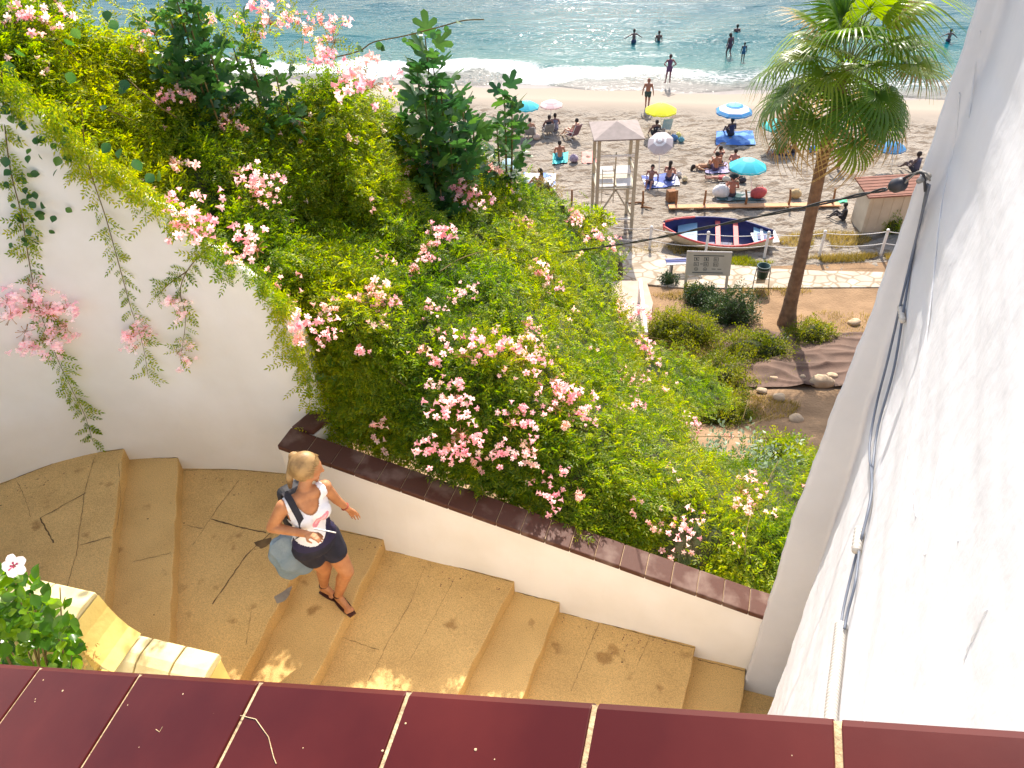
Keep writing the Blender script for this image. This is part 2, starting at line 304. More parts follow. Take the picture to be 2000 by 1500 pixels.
    b3=N.new('ShaderNodeBump');b3.inputs['Strength'].default_value=1;b3.inputs['Distance'].default_value=.045;L.new(w2.outputs[0],b3.inputs['Height']);L.new(b1.outputs[0],b3.inputs['Normal']);L.new(b3.outputs[0],b.inputs['Normal'])
    return m
M['sea']=seamat()
M['wood']=mat('weathered_wood',(.30,.14,.06),.8,(.2,.09,.04),8,.3,30)
M['plank']=mat('orange_plank',(.62,.33,.17),.8,(.5,.26,.13),3,.2,20)
M['towerwood']=mat('pale_tower_wood',(.46,.41,.31),.75,(.38,.33,.24),5)
M['towerroof']=mat('grey_roof_board',(.30,.25,.23),.8,(.25,.21,.19),4)
M['wpaint']=mat('white_paint',(.80,.79,.76),.55,(.72,.70,.66),6)
M['dark']=mat('dark_plastic',(.02,.022,.03),.5,(.035,.035,.045),8)
M['steel']=mat('grey_metal',(.22,.21,.19),.5,(.16,.15,.14),9)
M['bingreen']=mat('dark_green_plastic',(.012,.045,.045),.45,(.02,.06,.06),6)
M['red']=mat('coral_red_paint',(.66,.13,.12),.5,(.55,.10,.09),5)
M['navy']=mat('navy_paint',(.02,.03,.12),.5,(.03,.04,.17),4)
M['lblue']=mat('light_blue_paint',(.25,.44,.58),.55,(.2,.38,.52),4)
M['cream']=mat('cream_hull_paint',(.60,.52,.38),.6,(.5,.42,.28),5)
M['roofred']=mat('brick_red_roof',(.25,.105,.070),.8,(.20,.085,.055),4,.3,15)
M['hut']=mat('hut_cream_wall',(.62,.53,.40),.8,(.54,.45,.33),2)
M['beigeboard']=mat('sign_board_paint',(.52,.49,.38),.7,(.47,.44,.33),3)
M['ink']=mat('sign_ink',(.10,.11,.10),.7)
M['trunk']=mat('palm_bark',(.27,.17,.10),.9,(.17,.10,.06),5,1,24,dist=.03)
M['netting']=mat('brown_ground_cloth',(.155,.095,.068),.9,(.10,.062,.045),2,.4,20)
M['rock']=mat('pale_rock',(.50,.38,.25),.9,(.40,.29,.18),4,.5,20)
M['cable']=mat('black_cable',(.03,.03,.035),.45)
M['cablegrey']=mat('grey_cable',(.10,.12,.16),.45,(.14,.16,.2),10)
M['conduit']=mat('white_plastic_conduit',(.50,.475,.43),.5,(.44,.41,.37),12)
def cm(name,c,rough=.75): 
    if name not in M: M[name]=mat(name,c,rough,tuple(k*.85 for k in c),8)
    return M[name]
# ------------------------------------------------------------------ SETTING: ground, beach, sea
def hill(x,y):
    pts=[(-20,10.9),(3.4,8.6),(4.2,8.4),(5.2,8.8),(6.5,8.6),(9,6.2),(12,3.4),(14.5,1.9),(16,1.25),(18,.8),(20.5,.4),(23,.1),(26,0)]
    z=np.interp(y,[p[0] for p in pts],[p[1] for p in pts])
    k=np.clip((-1.6-x)/1.2,0,1)*np.clip((y-5.25)/.4,0,1)*np.clip((13-y)/6,0,1)
    return z+k*3.2
xs=np.concatenate([np.linspace(-40,-8,17),np.arange(-7,18.01,.22),np.linspace(19,45,14)]);ys=np.concatenate([np.arange(3.9,26.2,.2)])
X,Y=np.meshgrid(xs,ys);Z=hill(X,Y)+nz(np.stack([X,Y,0*X],-1),.35)*.05*(np.clip((24-Y)/4,0,1));
def gridfaces(ny,nx):
    i=np.arange(ny-1)[:,None]*nx+np.arange(nx-1)[None];i=i.ravel();return np.stack([i,i+1,i+1+nx,i+nx],1)
g=link('ground',npmesh('ground',np.stack([X,Y,Z],-1),gridfaces(*X.shape),M['dirt'],True));tag(g,kind='structure')
# lowest ground sheet out to the horizon behind and beside
mb=MB();mb.add([(-2500,-2500,-2.5),(2500,-2500,-2.5),(2500,70,-2.5),(-2500,70,-2.5)],[(0,1,2,3)]);tag(mb.build('terrain',M['dirt']),kind='structure')
xs=np.concatenate([np.linspace(-120,-12,28),np.arange(-11,28,.16),np.linspace(29,120,26)]);ys=np.concatenate([np.arange(23.6,47,.14),np.arange(47,56,.5),np.linspace(57,80,8)])
X,Y=np.meshgrid(xs,ys);T=Y+.19*X
P3=np.stack([X,Y,0*X],-1);rough=np.clip((45.2-T)/1.2,0,1)
Z=-.02+rough*(nz(P3,.9)*.030+nz(P3,2.3)*.030+nz(P3,.25)*.03)-np.clip(T-46,0,100)*.075*(1+.0*X)+.12*np.exp(-((T-45.6)/1.2)**2)
o=link('sand',npmesh('sand',np.stack([X,Y,Z],-1),gridfaces(*X.shape),M['sand'],True));tag(o,kind='structure')
# sea sheet, water line where the beach dips under it; gentle real waves
def shore(x): return 48.9-.19*x+.55*np.sin(x*.42+1.1)+.35*np.sin(x*.9)
xs=np.concatenate([np.linspace(-1500,-60,14),np.linspace(-55,-13,22),np.arange(-12,40,.3),np.linspace(41,90,22),np.linspace(100,1500,14)])
ts=np.concatenate([np.arange(0,34,.22),np.linspace(35,90,60),np.linspace(95,400,30),np.linspace(450,3000,12)])
X,TT=np.meshgrid(xs,ts);Y=shore(np.clip(X,-60,90))*1.0+TT
amp=np.clip(TT/6,0,1)*np.clip(1-(TT-60)/200,0.2,1)
P3=np.stack([X*.35,Y,0*X],-1)
Z=-.215+.012*0+amp*(nz(P3,.22)*.10+nz(P3,.6)*.035)+.16*np.exp(-((TT-3.6-.5*np.sin(X*.3))/1.1)**2)
Z=np.where(TT<.25,-.30,Z)
sea=link('sea',npmesh('sea',np.stack([X,Y,Z],-1),gridfaces(*X.shape),M['sea'],True));tag(sea,kind='structure')
# steep little ripples riding on the swell: they glitter wherever one faces the sun's mirror direction
nr=26000;rx=rng.uniform(-14,34,nr);rt=rng.uniform(.6,34,nr)**1.0;ry=shore(rx)+rt
keepm=nz(np.stack([rx*.4,ry,0*rx],-1),.16)+.25*nz(np.stack([rx,ry*2,0*rx],-1),.4)>-.15;rx,ry,rt=rx[keepm],ry[keepm],rt[keepm];nr=len(rx)
tl=np.abs(rng.normal(0,math.radians(11),nr));ta_=rng.normal(-math.pi/2,1.2,nr)
nv=np.stack([np.sin(tl)*np.cos(ta_),np.sin(tl)*np.sin(ta_),np.cos(tl)],1);Rr=frames(np.tile([1.,0,0],(nr,1))+rng.normal(0,.12,(nr,3))*[1,1,0],nv)
Tq=np.array([(-.35,-1,0),(.35,-1,0),(.5,0,0),(.35,1,0),(-.35,1,0),(-.5,0,0)])*.5
rz_=-.16+.07*np.clip(rt/6,0,1)
vv,ff=scatter(Tq,np.array([(0,1,2,5),(5,2,3,4)]),Rr,np.stack([rx,ry,rz_],1),rng.uniform(.035,.13,nr))
M['ripple']=mat('ripple_water',(.010,.10,.12),.07,(.02,.13,.14),2,spec=.5);link('ripples',npmesh('ripples',vv,ff,M['ripple']),sea)

# paved path and the pinkish ramp
def poly_on(pxs,z): return [tuple(at(u,v,z)[:2]) for u,v in pxs]
pp=[(1150,470),(1205,478),(1300,496),(1400,514),(1500,523),(1600,528),(1780,532),(1980,536)][::-1]+[(1130,500),(1150,545),(1230,552),(1340,562),(1500,562),(1640,561),(1800,560),(1980,560)]
mb=MB();mb.prism(poly_on(pp,.1),-.2,.1);tag(mb.build('path',M['path'],bevel=.02),kind='structure')
mb=MB();mb.prism(poly_on([(1190,556),(1262,556),(1275,600),(1262,668),(1180,660)],.115),-.2,.3);o=mb.build('ramp',M['ramp'],bevel=.02);tag(o,kind='structure')
# ------------------------------------------------------------------ WALLS
# big curved white wall (plan curve) with sloping, hand-made top
wb=[(-60,960,3),(0,945,3),(100,905,3),(180,885,3),(240,876,3),(347,893,2),(450,916,1),(561,925,1)]
pl=[at(u,v,10.6+.15*i)[:2] for u,v,i in wb];pl=[(-5.6,4.2)]+[tuple(p) for p in pl]+[(-1.78,5.09),(-1.60,5.05)]
pl=np.array(pl);cl=np.concatenate([[0],np.cumsum(np.hypot(*np.diff(pl,axis=0).T))]);
def wallplan(s): return np.array([np.interp(s,cl,pl[:,0]),np.interp(s,cl,pl[:,1])])
_old=[(-6,16.6),(-3.6,15.3),(-3.04,14.56),(-2.94,14.15),(-2.7,13.72),(-2.48,13.49),(-2.22,13.17),(-1.95,12.9),(-1.79,12.63),(-1.68,12.21),(-1.61,11.55)]
def wallhit(u,v,off=0):
    r=ray(u,v);d=r[:2]/np.hypot(*r[:2]);best=None
    for a,b in zip(pl[:-1],pl[1:]):
        e=b-a;den=d[0]*e[1]-d[1]*e[0]
        if abs(den)<1e-9: continue
        t=(a[0]*e[1]-a[1]*e[0])/den;k_=(a[0]*d[1]-a[1]*d[0])/den
        if t>0 and -.001<=k_<=1.001 and (best is None or t<best): best=t
    if best is None: best=(np.hypot(*pl[-1]))
    best-=off;t=best/np.hypot(*r[:2]);return np.array([0,0,H])+t*r
rim=[wallhit(u,v) for u,v in ((-150,95),(-60,125),(0,158),(60,190),(130,258),(190,305),(250,348),(330,405),(420,478),(520,552),(565,605),(600,690),(628,760),(642,830))]
topx=[(-6.5,17.)]+sorted([(float(p[0]),float(p[2])) for p in rim])
ss=np.linspace(0,cl[-1],110);V=[];nlev=26
pts=np.array([wallplan(s) for s in ss])
tn=np.gradient(pts,axis=0);tn/=np.linalg.norm(tn,axis=1,keepdims=True);bn=np.stack([-tn[:,1],tn[:,0]],1)   # towards sea
k=np.ones(7)/7
for j in (0,1):pts[3:-3,j]=np.convolve(pts[:,j],k,'valid')
for i,p in enumerate(pts):
    zt=np.interp(p[0],[a for a,b in topx],[b for a,b in topx])-.11+.018*math.sin(i*1.7)+.02*math.sin(i*.6);th=.13+.02*math.sin(i*.9)
    ring=[(p[0],p[1],z) for z in np.linspace(9.2,zt-.05,nlev)]
    ring+=[(p[0]+bn[i,0]*.035,p[1]+bn[i,1]*.035,zt-.01),(p[0]+bn[i,0]*.07,p[1]+bn[i,1]*.07,zt+.005),(p[0]+bn[i,0]*(th-.02),p[1]+bn[i,1]*(th-.02),zt-.02)]
    ring+=[(p[0]+bn[i,0]*th,p[1]+bn[i,1]*th,z) for z in (zt-.08,9.2)]
    V.append(ring)
V=np.array(V);ny,nx=V.shape[:2]
V[:,1:nlev,1]+=nz(V[:,1:nlev],.8)*.008
o=link('stair_wall',npmesh('stair_wall',V,gridfaces(ny,nx),M['white'],True))
tag(o,'tall curved white plaster wall behind the landing, its rough top sloping down under pink vines','wall')
mb=MB();e=[tuple(q) for q in V[-1]];mb.add(e,[tuple(range(len(e)))]);mb.build('end_face',M['yellowtop'],o)
# low parapet wall with brown tiled coping
def coping_z(s): return np.interp(s,[0,4.1],[11.58,10.79])   # s metres along DW from corner
C0=np.array([-1.98,4.68]);
def pw(s,off,z): q=C0+DW*s+NW*off;return (q[0],q[1],z)
par=empty('parapet_wall',(C0[0],C0[1],9.6),'low white parapet wall with a brown tiled coping running down beside the stone steps','wall')
mb=MB();n=26;P=[]
for i in range(n+1):
    s=4.12*i/n;z=coping_z(s)-.055
    P.append([pw(s,.02+.004*math.sin(i*2.1),9.2),pw(s,.02+.004*math.sin(i*1.3),z),pw(s,.21,z),pw(s,.21,9.2)])
mb.add([q for r in P for q in r],[(i*4+k,i*4+k+1,(i+1)*4+k+1,(i+1)*4+k) for i in range(n) for k in range(3)]+[(0,3,2,1)])
mb.build('wall_face',M['white'],par)
mb=MB();c=C0;mb.prism([pw(.02,.2,0)[:2],pw(.2,.2,0)[:2],pw(.30,.62,0)[:2],pw(.12,.62,0)[:2]],9.2,11.52);mb.build('short_return',M['white'],par)
js=[0,.24]+list(np.arange(.48,4.2,.2041))
for a,b in zip(js[:-1],js[1:]):
    mb=MB();za,zb=coping_z(a),coping_z(b);j=rnd.uniform(-.002,.002);b2=b-.0025
    mb.add([pw(a,-.005,za-.05+j),pw(b2,-.005,zb-.05+j),pw(b2,.225,zb-.05+j),pw(a,.225,za-.05+j),pw(a,-.005,za+j),pw(b2,-.005,zb+j),pw(b2,.225,zb+j),pw(a,.225,za+j)],
      [(3,2,1,0),(4,5,6,7),(0,1,5,4),(1,2,6,5),(2,3,7,6),(3,0,4,7)]);mb.build('coping_tile',M['tile_old'],par,bevel=.008)
mb=MB();mb.prism([pw(0,.232,0)[:2],pw(.2,.232,0)[:2],pw(.32,.62,0)[:2],pw(.10,.62,0)[:2]],11.53,11.582);mb.build('coping_tile',M['tile_old'],par,bevel=.008)
mb=MB();mb.add([pw(.01,.006,coping_z(.01)-.008),pw(4.1,.006,coping_z(4.1)-.008),pw(4.1,.215,coping_z(4.1)-.008),pw(.01,.215,coping_z(.01)-.008),pw(.01,.006,11.54),pw(4.1,.006,10.75),pw(4.1,.215,10.75),pw(.01,.215,11.54)],[(0,1,2,3),(7,6,5,4),(0,4,5,1),(2,6,7,3)]);mb.build('grout_bed',M['grout'],par)
# house wall on the right: corner strip facing us in shade, long sunlit flank
hz=[9.0,9.74,10.65,11.2,12,12.95,13.6,14.3,15.18,16.5,18.5]
def w2hit(u,v):
    r=ray(u,v);n_=np.array([.337,1.]);t=(3.3+.337*1.86)/(n_@r[:2]);return np.array([0,0,H])+t*r
_e=sorted([tuple(w2hit(u,v)[[2,0]]) for u,v in ((1915,-30),(1905,0),(1862,130),(1820,265),(1762,430),(1700,600),(1650,735),(1590,880),(1545,1010),(1493,1190))])
_g=sorted([tuple(w2hit(u,v)[[2,0]]) for u,v in ((1985,-30),(1968,0),(1890,190),(1815,400),(1755,600),(1690,823),(1625,1040),(1563,1260),(1520,1378))])
E2x=np.interp(hz,[a for a,b in _e],[b for a,b in _e]);Ew=(np.interp(hz,[a for a,b in _g],[b for a,b in _g])-E2x)/.9476
zz=np.arange(9,18.51,.06);V=[]
for i,z in enumerate(zz):
    ex=np.interp(z,hz,E2x)+.002*math.sin(i*.35)+.0025*math.sin(i*.83)+.002*math.sin(i*2.1);ew=np.interp(z,hz,Ew)+.004*math.sin(i*.22+1)+.003*math.sin(i*.9)
    A=np.array([ex,3.3-(ex-1.86)*.337]);E=A+DW*ew
    KW=np.array([.78,.62]);row=[A+KW*2.2,A+KW*.5,A+KW*.05,A+KW*.018+DW*.003,A+DW*.025,A+DW*.05]
    row+=[A+DW*(.05+(ew-.08)*t) for t in (.25,.5,.75,1)]
    row+=[E-DW*.008-NW*.004]
    for t in np.concatenate([[.03],np.linspace(.1,4.2,70)]):
        q=(E+(A+DW*.2-E)*min(1,t/.7))-np.array([.45,.893])*t;row.append(q)
    V.append([(q[0],q[1],z) for q in row])
V=np.array(V);nn=nz(V[:,11:]*[1,1,.45],.35)*.003+nz(V[:,11:]*[1,1,.3],1.3)*.0006;V[:,11:,0]+=np.abs(nn)
from mathutils.bvhtree import BVHTree
_F=gridfaces(*V.shape[:2]);BV=BVHTree.FromPolygons([tuple(map(float,q)) for q in V.reshape(-1,3)],[tuple(map(int,q)) for q in _F])
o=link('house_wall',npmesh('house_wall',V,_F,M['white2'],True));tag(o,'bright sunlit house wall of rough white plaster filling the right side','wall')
# ------------------------------------------------------------------ STAIRCASE
stc=empty('staircase',(-1.6,3.8,9.6),'tan speckled concrete staircase going down to the right along the white walls','stairs')
def L2(a,b): return (np.array(a,float),np.array(b,float))
edges=[L2((-3.68,5.29),(-3.19,3.55)),L2((-3.2,5.27),(-2.67,3.35)),L2((-1.74,4.58),(-2.08,3.14)),L2((-1.2,4.43),(-1.59,3.11)),L2((-.05,4.04),(-.5,3.05)),L2((.33,3.90),(-.04,3.0)),L2((1.45,3.51),(1.2,2.9)),L2((1.86,3.38),(1.62,2.72)),L2((3.0,2.98),(2.74,2.3))]
def ep(i,t):
    a,b=edges[i];return a+(b-a)*t
def emod(i):
    a,b=edges[i];L=np.linalg.norm(b-a);return [a+(b-a)*(-.35/L if i>1 else -.12/L),a+(b-a)*(2.35/L)]
prev=[np.array([-6.5,4.6]),np.array([-5.4,1.6])]
treadz=[11.05,10.9,10.75,10.6,10.45,10.3,10.15,10.0,9.85]
for i in range(9):
    nx_=emod(i);z=treadz[i];back=[prev[0],nx_[0]]
    if i==0: back=[prev[0],np.array([-4.7,5.3]),np.array([-3.72,5.45])];nx_=[back[-1],nx_[1]]
    if i==2: back=[prev[0],np.array([-1.9,5.35]),nx_[0]]
    poly=[tuple(q) for q in back]+[tuple(nx_[1]),tuple(prev[1])]
    # subdivide the nosing edge with slight wear
    a,b=nx_[0],nx_[1];nose=[a+(b-a)*t+DW*.006*math.sin(t*37+i*2)+DW*.004*math.sin(t*90+i) for t in np.linspace(0,1,24)]
    poly=[tuple(q) for q in back[:-1]]+[tuple(q) for q in nose]+[tuple(prev[1]-DW*.05),tuple(prev[0]-DW*.05 if i else prev[0])]
    if i: poly=[tuple(back[0]-DW*.05)]+[tuple(q) for q in back[1:-1]]+[tuple(q) for q in nose]+[tuple(prev[1]-DW*.05)]
    mb=MB();mb.prism(poly,z-.6,z);mb.build('step',M['step'],stc,bevel=.009,seg=2)
    prev=emod(i)
# joints, cracks and repairs in the treads, as the photo shows them
def crack(pts,z,wd=.008,m='crack',name='joint'):
    Q=[at(u,v,z+.003) for u,v in pts];P=[]
    for a,b in zip(Q[:-1],Q[1:]):
        n=max(2,int(np.linalg.norm(b-a)/.03))
        P+= [a+(b-a)*t/n for t in range(n)]
    P.append(Q[-1]);P=np.array(P);V=[]
    for i,p in enumerate(P):
        t=P[min(i+1,len(P)-1)]-P[max(i-1,0)];nn_=np.array([-t[1],t[0],0]);nn_/=np.linalg.norm(nn_)+1e-9
        j=rnd.uniform(-.004,.004);h=wd*rnd.uniform(.2,.8)/2
        V+=[p+nn_*(h+j),p-nn_*(h-j)]
    MB().add(V,[(2*i,2*i+1,2*i+3,2*i+2) for i in range(len(P)-1)]).build(name,M[m],stc)
crack([(186,889),(165,960),(150,1080),(120,1180)],11.05,.007)
crack([(33,938),(50,975),(60,1010)],11.05,.005);crack([(168,962),(78,1012)],11.05,.012);crack([(78,1012),(105,1060)],11.05,.018);crack([(215,1048),(155,1065)],11.05,.012)
crack([(232,905),(236,980),(226,1040)],11.05,.005)
crack([(333,1080),(260,1097)],10.9,.006);crack([(359,1025),(395,1032)],10.75,.008);crack([(467,938),(430,985),(376,1065)],10.75,.008)
crack([(412,1014),(480,1032),(520,1040)],10.75,.020);crack([(530,1040),(480,1085),(415,1180)],10.75,.016);crack([(490,1195),(480,1260)],10.75,.005)
crack([(830,1105),(800,1180),(760,1250),(720,1330)],10.45,.005);crack([(890,1125),(850,1200),(800,1290)],10.45,.004);crack([(660,1242),(740,1270)],10.45,.006)
crack([(1172,1212),(1140,1290),(1115,1350)],10.15,.005);crack([(1270,1240),(1245,1300)],10.15,.005)
def blot(pts,z,m='patch',name='cement_patch'):
    c=np.mean([at(u,v,z) for u,v in pts],axis=0);V=[];n=len(pts)
    for i in range(n):
        a=at(*pts[i],z+.002);b=at(*pts[(i+1)%n],z+.002)
        for t in (0,.25,.5,.75): V.append(a+(b-a)*t+np.array([rnd.uniform(-.008,.008),rnd.uniform(-.008,.008),0]))
    MB().add(V,[tuple(range(len(V)))]).build(name,M[m],stc)
crack([(0,946),(60,922),(120,899),(185,884),(241,877)],11.05,.012);crack([(256,895),(347,894)],10.9,.010);crack([(359,918),(450,917),(560,926)],10.75,.010)
crack([(653,1034),(746,1054)],10.6,.010);crack([(757,1074),(880,1104),(1002,1137)],10.45,.012);crack([(1008,1156),(1092,1179)],10.3,.01);crack([(1098,1196),(1220,1229),(1357,1266)],10.15,.012);crack([(1363,1288),(1457,1311)],10.0,.01)
blot([(535,1165),(570,1145),(562,1168),(540,1180)],10.75)
blot([(495,1060),(530,1050),(532,1062),(508,1072)],10.75,'crack','dirt_patch')
for i in range(46):     # small droppings, seeds and chips on the treads
    u=rnd.uniform(0,1400);vv=rnd.uniform(900,1330)
    z=11.05 if u<230 else 10.9 if u<340 else 10.75 if u<500 else None
    if z is None:
        if 800<u<960 and 1150<vv<1280:z=10.45
        elif 1120<u<1330 and 1230<vv<1340:z=10.15
        else: continue
    p=at(u,vv,z+.002);
    if p[1]>5 or p[1]<3.2: continue
    s=rnd.uniform(.004,.011);MB().ball(p,s,7,4,(1,.6,.25)).build('speck',M['crack'],stc)
PV=[];PF=[]
for i in range(120):     # petals and dry leaves blown against the walls
    k=rnd.choice([(0,241,876,945,11.05),(359,560,918,924,10.75),(757,1002,1074,1137,10.45),(1098,1357,1196,1266,10.15),(653,746,1034,1054,10.6)])
    t=rnd.random();u=lerp_(k[0],k[1],t);v=(lerp_(k[3],k[2],t) if k[0]==0 else lerp_(k[2],k[3],t))+abs(rnd.gauss(0,22))+5
    p=at(u,v,k[4]+.004);a=rnd.uniform(0,6.28);l=rnd.uniform(.005,.012);d1=np.array([math.cos(a),math.sin(a),rnd.uniform(-.1,.4)])*l;d2=np.array([-math.sin(a),math.cos(a),rnd.uniform(-.2,.3)])*l*.5
    b_=len(PV);PV+=[p-d1,p+d2,p+d1,p-d2];PF.append((b_,b_+1,b_+2,b_+3))
litter=MB().add(PV,PF).build('fallen_petals',mat('dry_petal',(.35,.16,.10),.8,(.16,.09,.04),60));tag(litter,'dry petals and leaf bits blown along the foot of the walls on the steps','litter',kind='stuff')
# ------------------------------------------------------------------ YELLOW STEPPED WALL
yw=empty('yellow_wall',(-2.7,2.9,9.8),'yellow painted garden wall stepping down beside the stairs, with rounded coping blocks','wall')
YD=np.array([.955,-.27]);YN=np.array([.27,.955])
def yblock(a,b,z,zb,far,name='coping_block',m='yellowtop'):
    # a,b distances along YD from Y0; profile across (far side first)
    prof=[(0,-.06),(-.005,-.01),(-.02,.0),(-.14,.012),(-.2,-.005),(-.27,-.06),(-.31,-.15),(-.31,-.18)]
    V=[];
    for s in (a,b-.006):
        for o_,dz in prof:
            q=far+YD*s+YN*o_;V.append((q[0],q[1],z+dz))
    n=len(prof);MB().add(V,[(i,i+1,n+i+1,n+i) for i in range(n-1)]+[tuple(range(n)),tuple(range(2*n-1,n-1,-1)),(0,n,2*n-1,n-1)]).build(name,M[m],yw,bevel=.006)
    q=[far+YD*a+YN*-.02,far+YD*b+YN*-.02,far+YD*b+YN*-.29,far+YD*a+YN*-.29]
    MB().prism([tuple(p) for p in q],zb,z-.055).build('wall_block',M['yellow'],yw)
y0=at(235,1229,11.5)[:2]
for _k in range(3,10): yblock(-.31*_k-.0,-.31*(_k-1),11.93,9.6,y0)
yblock(-.62,-.31,11.93,9.6,y0);yblock(-.31,.0,11.93,9.6,y0)
L3=np.linalg.norm(at(435,1270,11.5)[:2]-y0);
for k in range(3): yblock(L3*k/3+.008,L3*(k+1)/3,11.5,9.6,y0)
for k in range(2): yblock(L3+.008+.26*k,L3+.26*(k+1),11.2,9.6,y0)
# flared ogee cheek under the highest block
V=[]
for k,(s,z) in enumerate(((0,11.9),(.02,11.78),(.05,11.68),(.10,11.58),(.17,11.52))):
    for o_ in (-.005,-.3): q=y0+YD*(s+.004)+YN*o_;V.append((q[0],q[1],z))
MB().add(V,[(2*i,2*i+1,2*i+3,2*i+2) for i in range(4)]).build('flared_cheek',M['yellow'],yw)
q=[y0+YD*-3.2-YN*.30,y0+YD*.9-YN*.30,y0+YD*.9-YN*1.9,y0+YD*-3.2-YN*1.9]
MB().prism([tuple(p) for p in q],9.2,11.15).build('planting_bed',mat('dark_soil',(.10,.06,.035),.95,(.06,.035,.02),9,.8,25))['kind']='structure'
# ------------------------------------------------------------------ NEAR PARAPET the camera looks over
np_=empty('balcony_parapet',(0,.4,14.6),'maroon glazed tile coping of the near balcony wall along the bottom edge','wall')
Pd=np.array([.892,-.286,.351]);Jd=np.array([.276,.959,.069]);Pd/=np.linalg.norm(Pd);Jd-=Pd*(Jd@Pd);Jd/=np.linalg.norm(Jd);Nn=np.cross(Pd,Jd)
if Nn[2]<0:Nn=-Nn
def onc(u,v,k=.78):
    r=ray(u,v);t=k/abs(Nn@r);return np.array([0,0,H])+t*r
base=onc(800,1341);js=[(onc(u,v)-base)@Pd for u,v in ((80,1300),(275,1313),(510,1325),(800,1341),(1160,1360),(1635,1390))]
st=(js[-1]-js[0])/5;sj=[js[3]+st*i for i in range(-14,5)]
def nc(s,w_,h): return base+Pd*s-Jd*w_+Nn*h
for a,b in zip(sj[:-1],sj[1:]):
    a+=.0035;b-=.0035;j=rnd.uniform(-.0012,.0012)
    prof=[(0,-.03),(.000,-.012),(.004,-.004),(.012,0),(.30,0),(.30,-.03)];V=[nc(s,w_,h+j) for s in (a,b) for w_,h in prof];n=6
    MB().add(V,[(i,i+1,n+i+1,n+i) for i in range(n-1)]+[tuple(range(n)),tuple(range(2*n-1,n-1,-1)),(0,n,2*n-1,n-1)]).build('coping_tile',M['tile'],np_,bevel=.0015,smooth=False)
V=[nc(s,w_,h) for s in (sj[0],sj[-1]) for w_,h in ((.006,-.0035),(.3,-.0035),(.3,-.05),(.006,-.05))]
MB().add(V,[(0,1,5,4),(1,2,6,5),(2,3,7,6),(3,0,4,7),(0,3,2,1),(4,5,6,7)]).build('grout_bed',M['grout'],np_)
V=[]
for s in (sj[0],sj[-1]):
    q=[nc(s,.03,-.05),nc(s,.28,-.05)];V+=[q[0],q[1],(q[1][0],q[1][1],9.2),(q[0][0],q[0][1],9.2)]
MB().add(V,[(0,1,5,4),(1,2,6,5),(2,3,7,6),(3,0,4,7),(0,3,2,1),(4,5,6,7)]).build('wall_face',M['white'],np_)
for i in range(60):
    s=rnd.uniform(sj[9],sj[-1]);w_=rnd.uniform(.02,.25)
    MB().ball(nc(s,w_,0),rnd.uniform(.0008,.0020),6,4,(1,1,.3)).build('speck',M['grout'],np_)
def scratch(pts):
    Q=[onc(u,v)+Nn*.0006 for u,v in pts];MB().tube(Q,.0006,5).build('scratch',M['grout'],np_)
scratch([(470,1398),(500,1405),(525,1440),(535,1480),(540,1492)]);scratch([(305,1425),(312,1430),(318,1420)])
# ------------------------------------------------------------------ VEGETATION
def leaflet(L,W,fold=.25):     # one folded leaflet: 4 quads -> as two quads each side
    V=[(0,0,0),(0,L*.5,-fold*W*.4),(0,L,-L*.10),(-W*.5,L*.32,fold*W),(-W*.36,L*.70,fold*W*.5),(W*.5,L*.32,fold*W),(W*.36,L*.70,fold*W*.5)]
    return V,[(0,3,4,1),(1,4,2,2),(0,1,6,5),(1,2,2,6)]
def tri_leaf(L,W,fold=.25):
    V=[(0,0,0),(0,L,-L*.12),(-W*.5,L*.45,fold*W),(W*.5,L*.45,fold*W)];return V,[(0,1,2),(1,0,3)]
def pinnate(n=4,L=.11,l=.036,wl=.014,curl=.25,seed=0):
    r=random.Random(seed);V=[];Fc=[]
    def put(p,ang,tilt,s):
        v,f=tri_leaf(l*s,wl*s,.3);b=len(V)
        for x,y,z in v:
            X=x*math.cos(ang)+y*math.sin(ang);Y_=-x*math.sin(ang)+y*math.cos(ang);Zz=z-y*tilt
            V.append((p[0]+X,p[1]+Y_,p[2]+Zz))
        Fc.extend(tuple(i+b for i in q) for q in f)
    for i in range(n):
        t=(i+.8)/(n+.3);p=(0,L*t,-curl*L*t*t)
        for sg in (-1,1): put(p,sg*r.uniform(.8,1.15),r.uniform(.0,.45),r.uniform(.8,1.1))
    put((0,L,-curl*L),0,.35,1.15)
    a=len(V);V+= [(-.0012,0,0),(.0012,0,0),(.0012,L,-curl*L),(-.0012,L,-curl*L)];Fc+=[(a,a+1,a+2),(a,a+2,a+3)]
    return np.array(V),np.array(Fc)
PIN=[pinnate(4,.12,.042,.017,.25,1),pinnate(3,.095,.042,.018,.35,2),pinnate(5,.15,.038,.015,.45,3)]
def rbf(pts):
    A=np.array(pts,float);U=A[:,:2]/1000;n=len(U);D=np.linalg.norm(U[:,None]-U[None],axis=2)
    Q=np.hstack([np.ones((n,1)),U]);K=np.block([[D,Q],[Q.T,np.zeros((3,3))]]);c=np.linalg.solve(K,np.concatenate([np.log(A[:,2]),np.zeros(3)]))
    def f(uv):
        uv=np.atleast_2d(uv)/1000;d=np.linalg.norm(uv[:,None]-U[None],axis=2)
        return np.exp(d@c[:n]+c[n]+uv@c[n+1:])
    return f
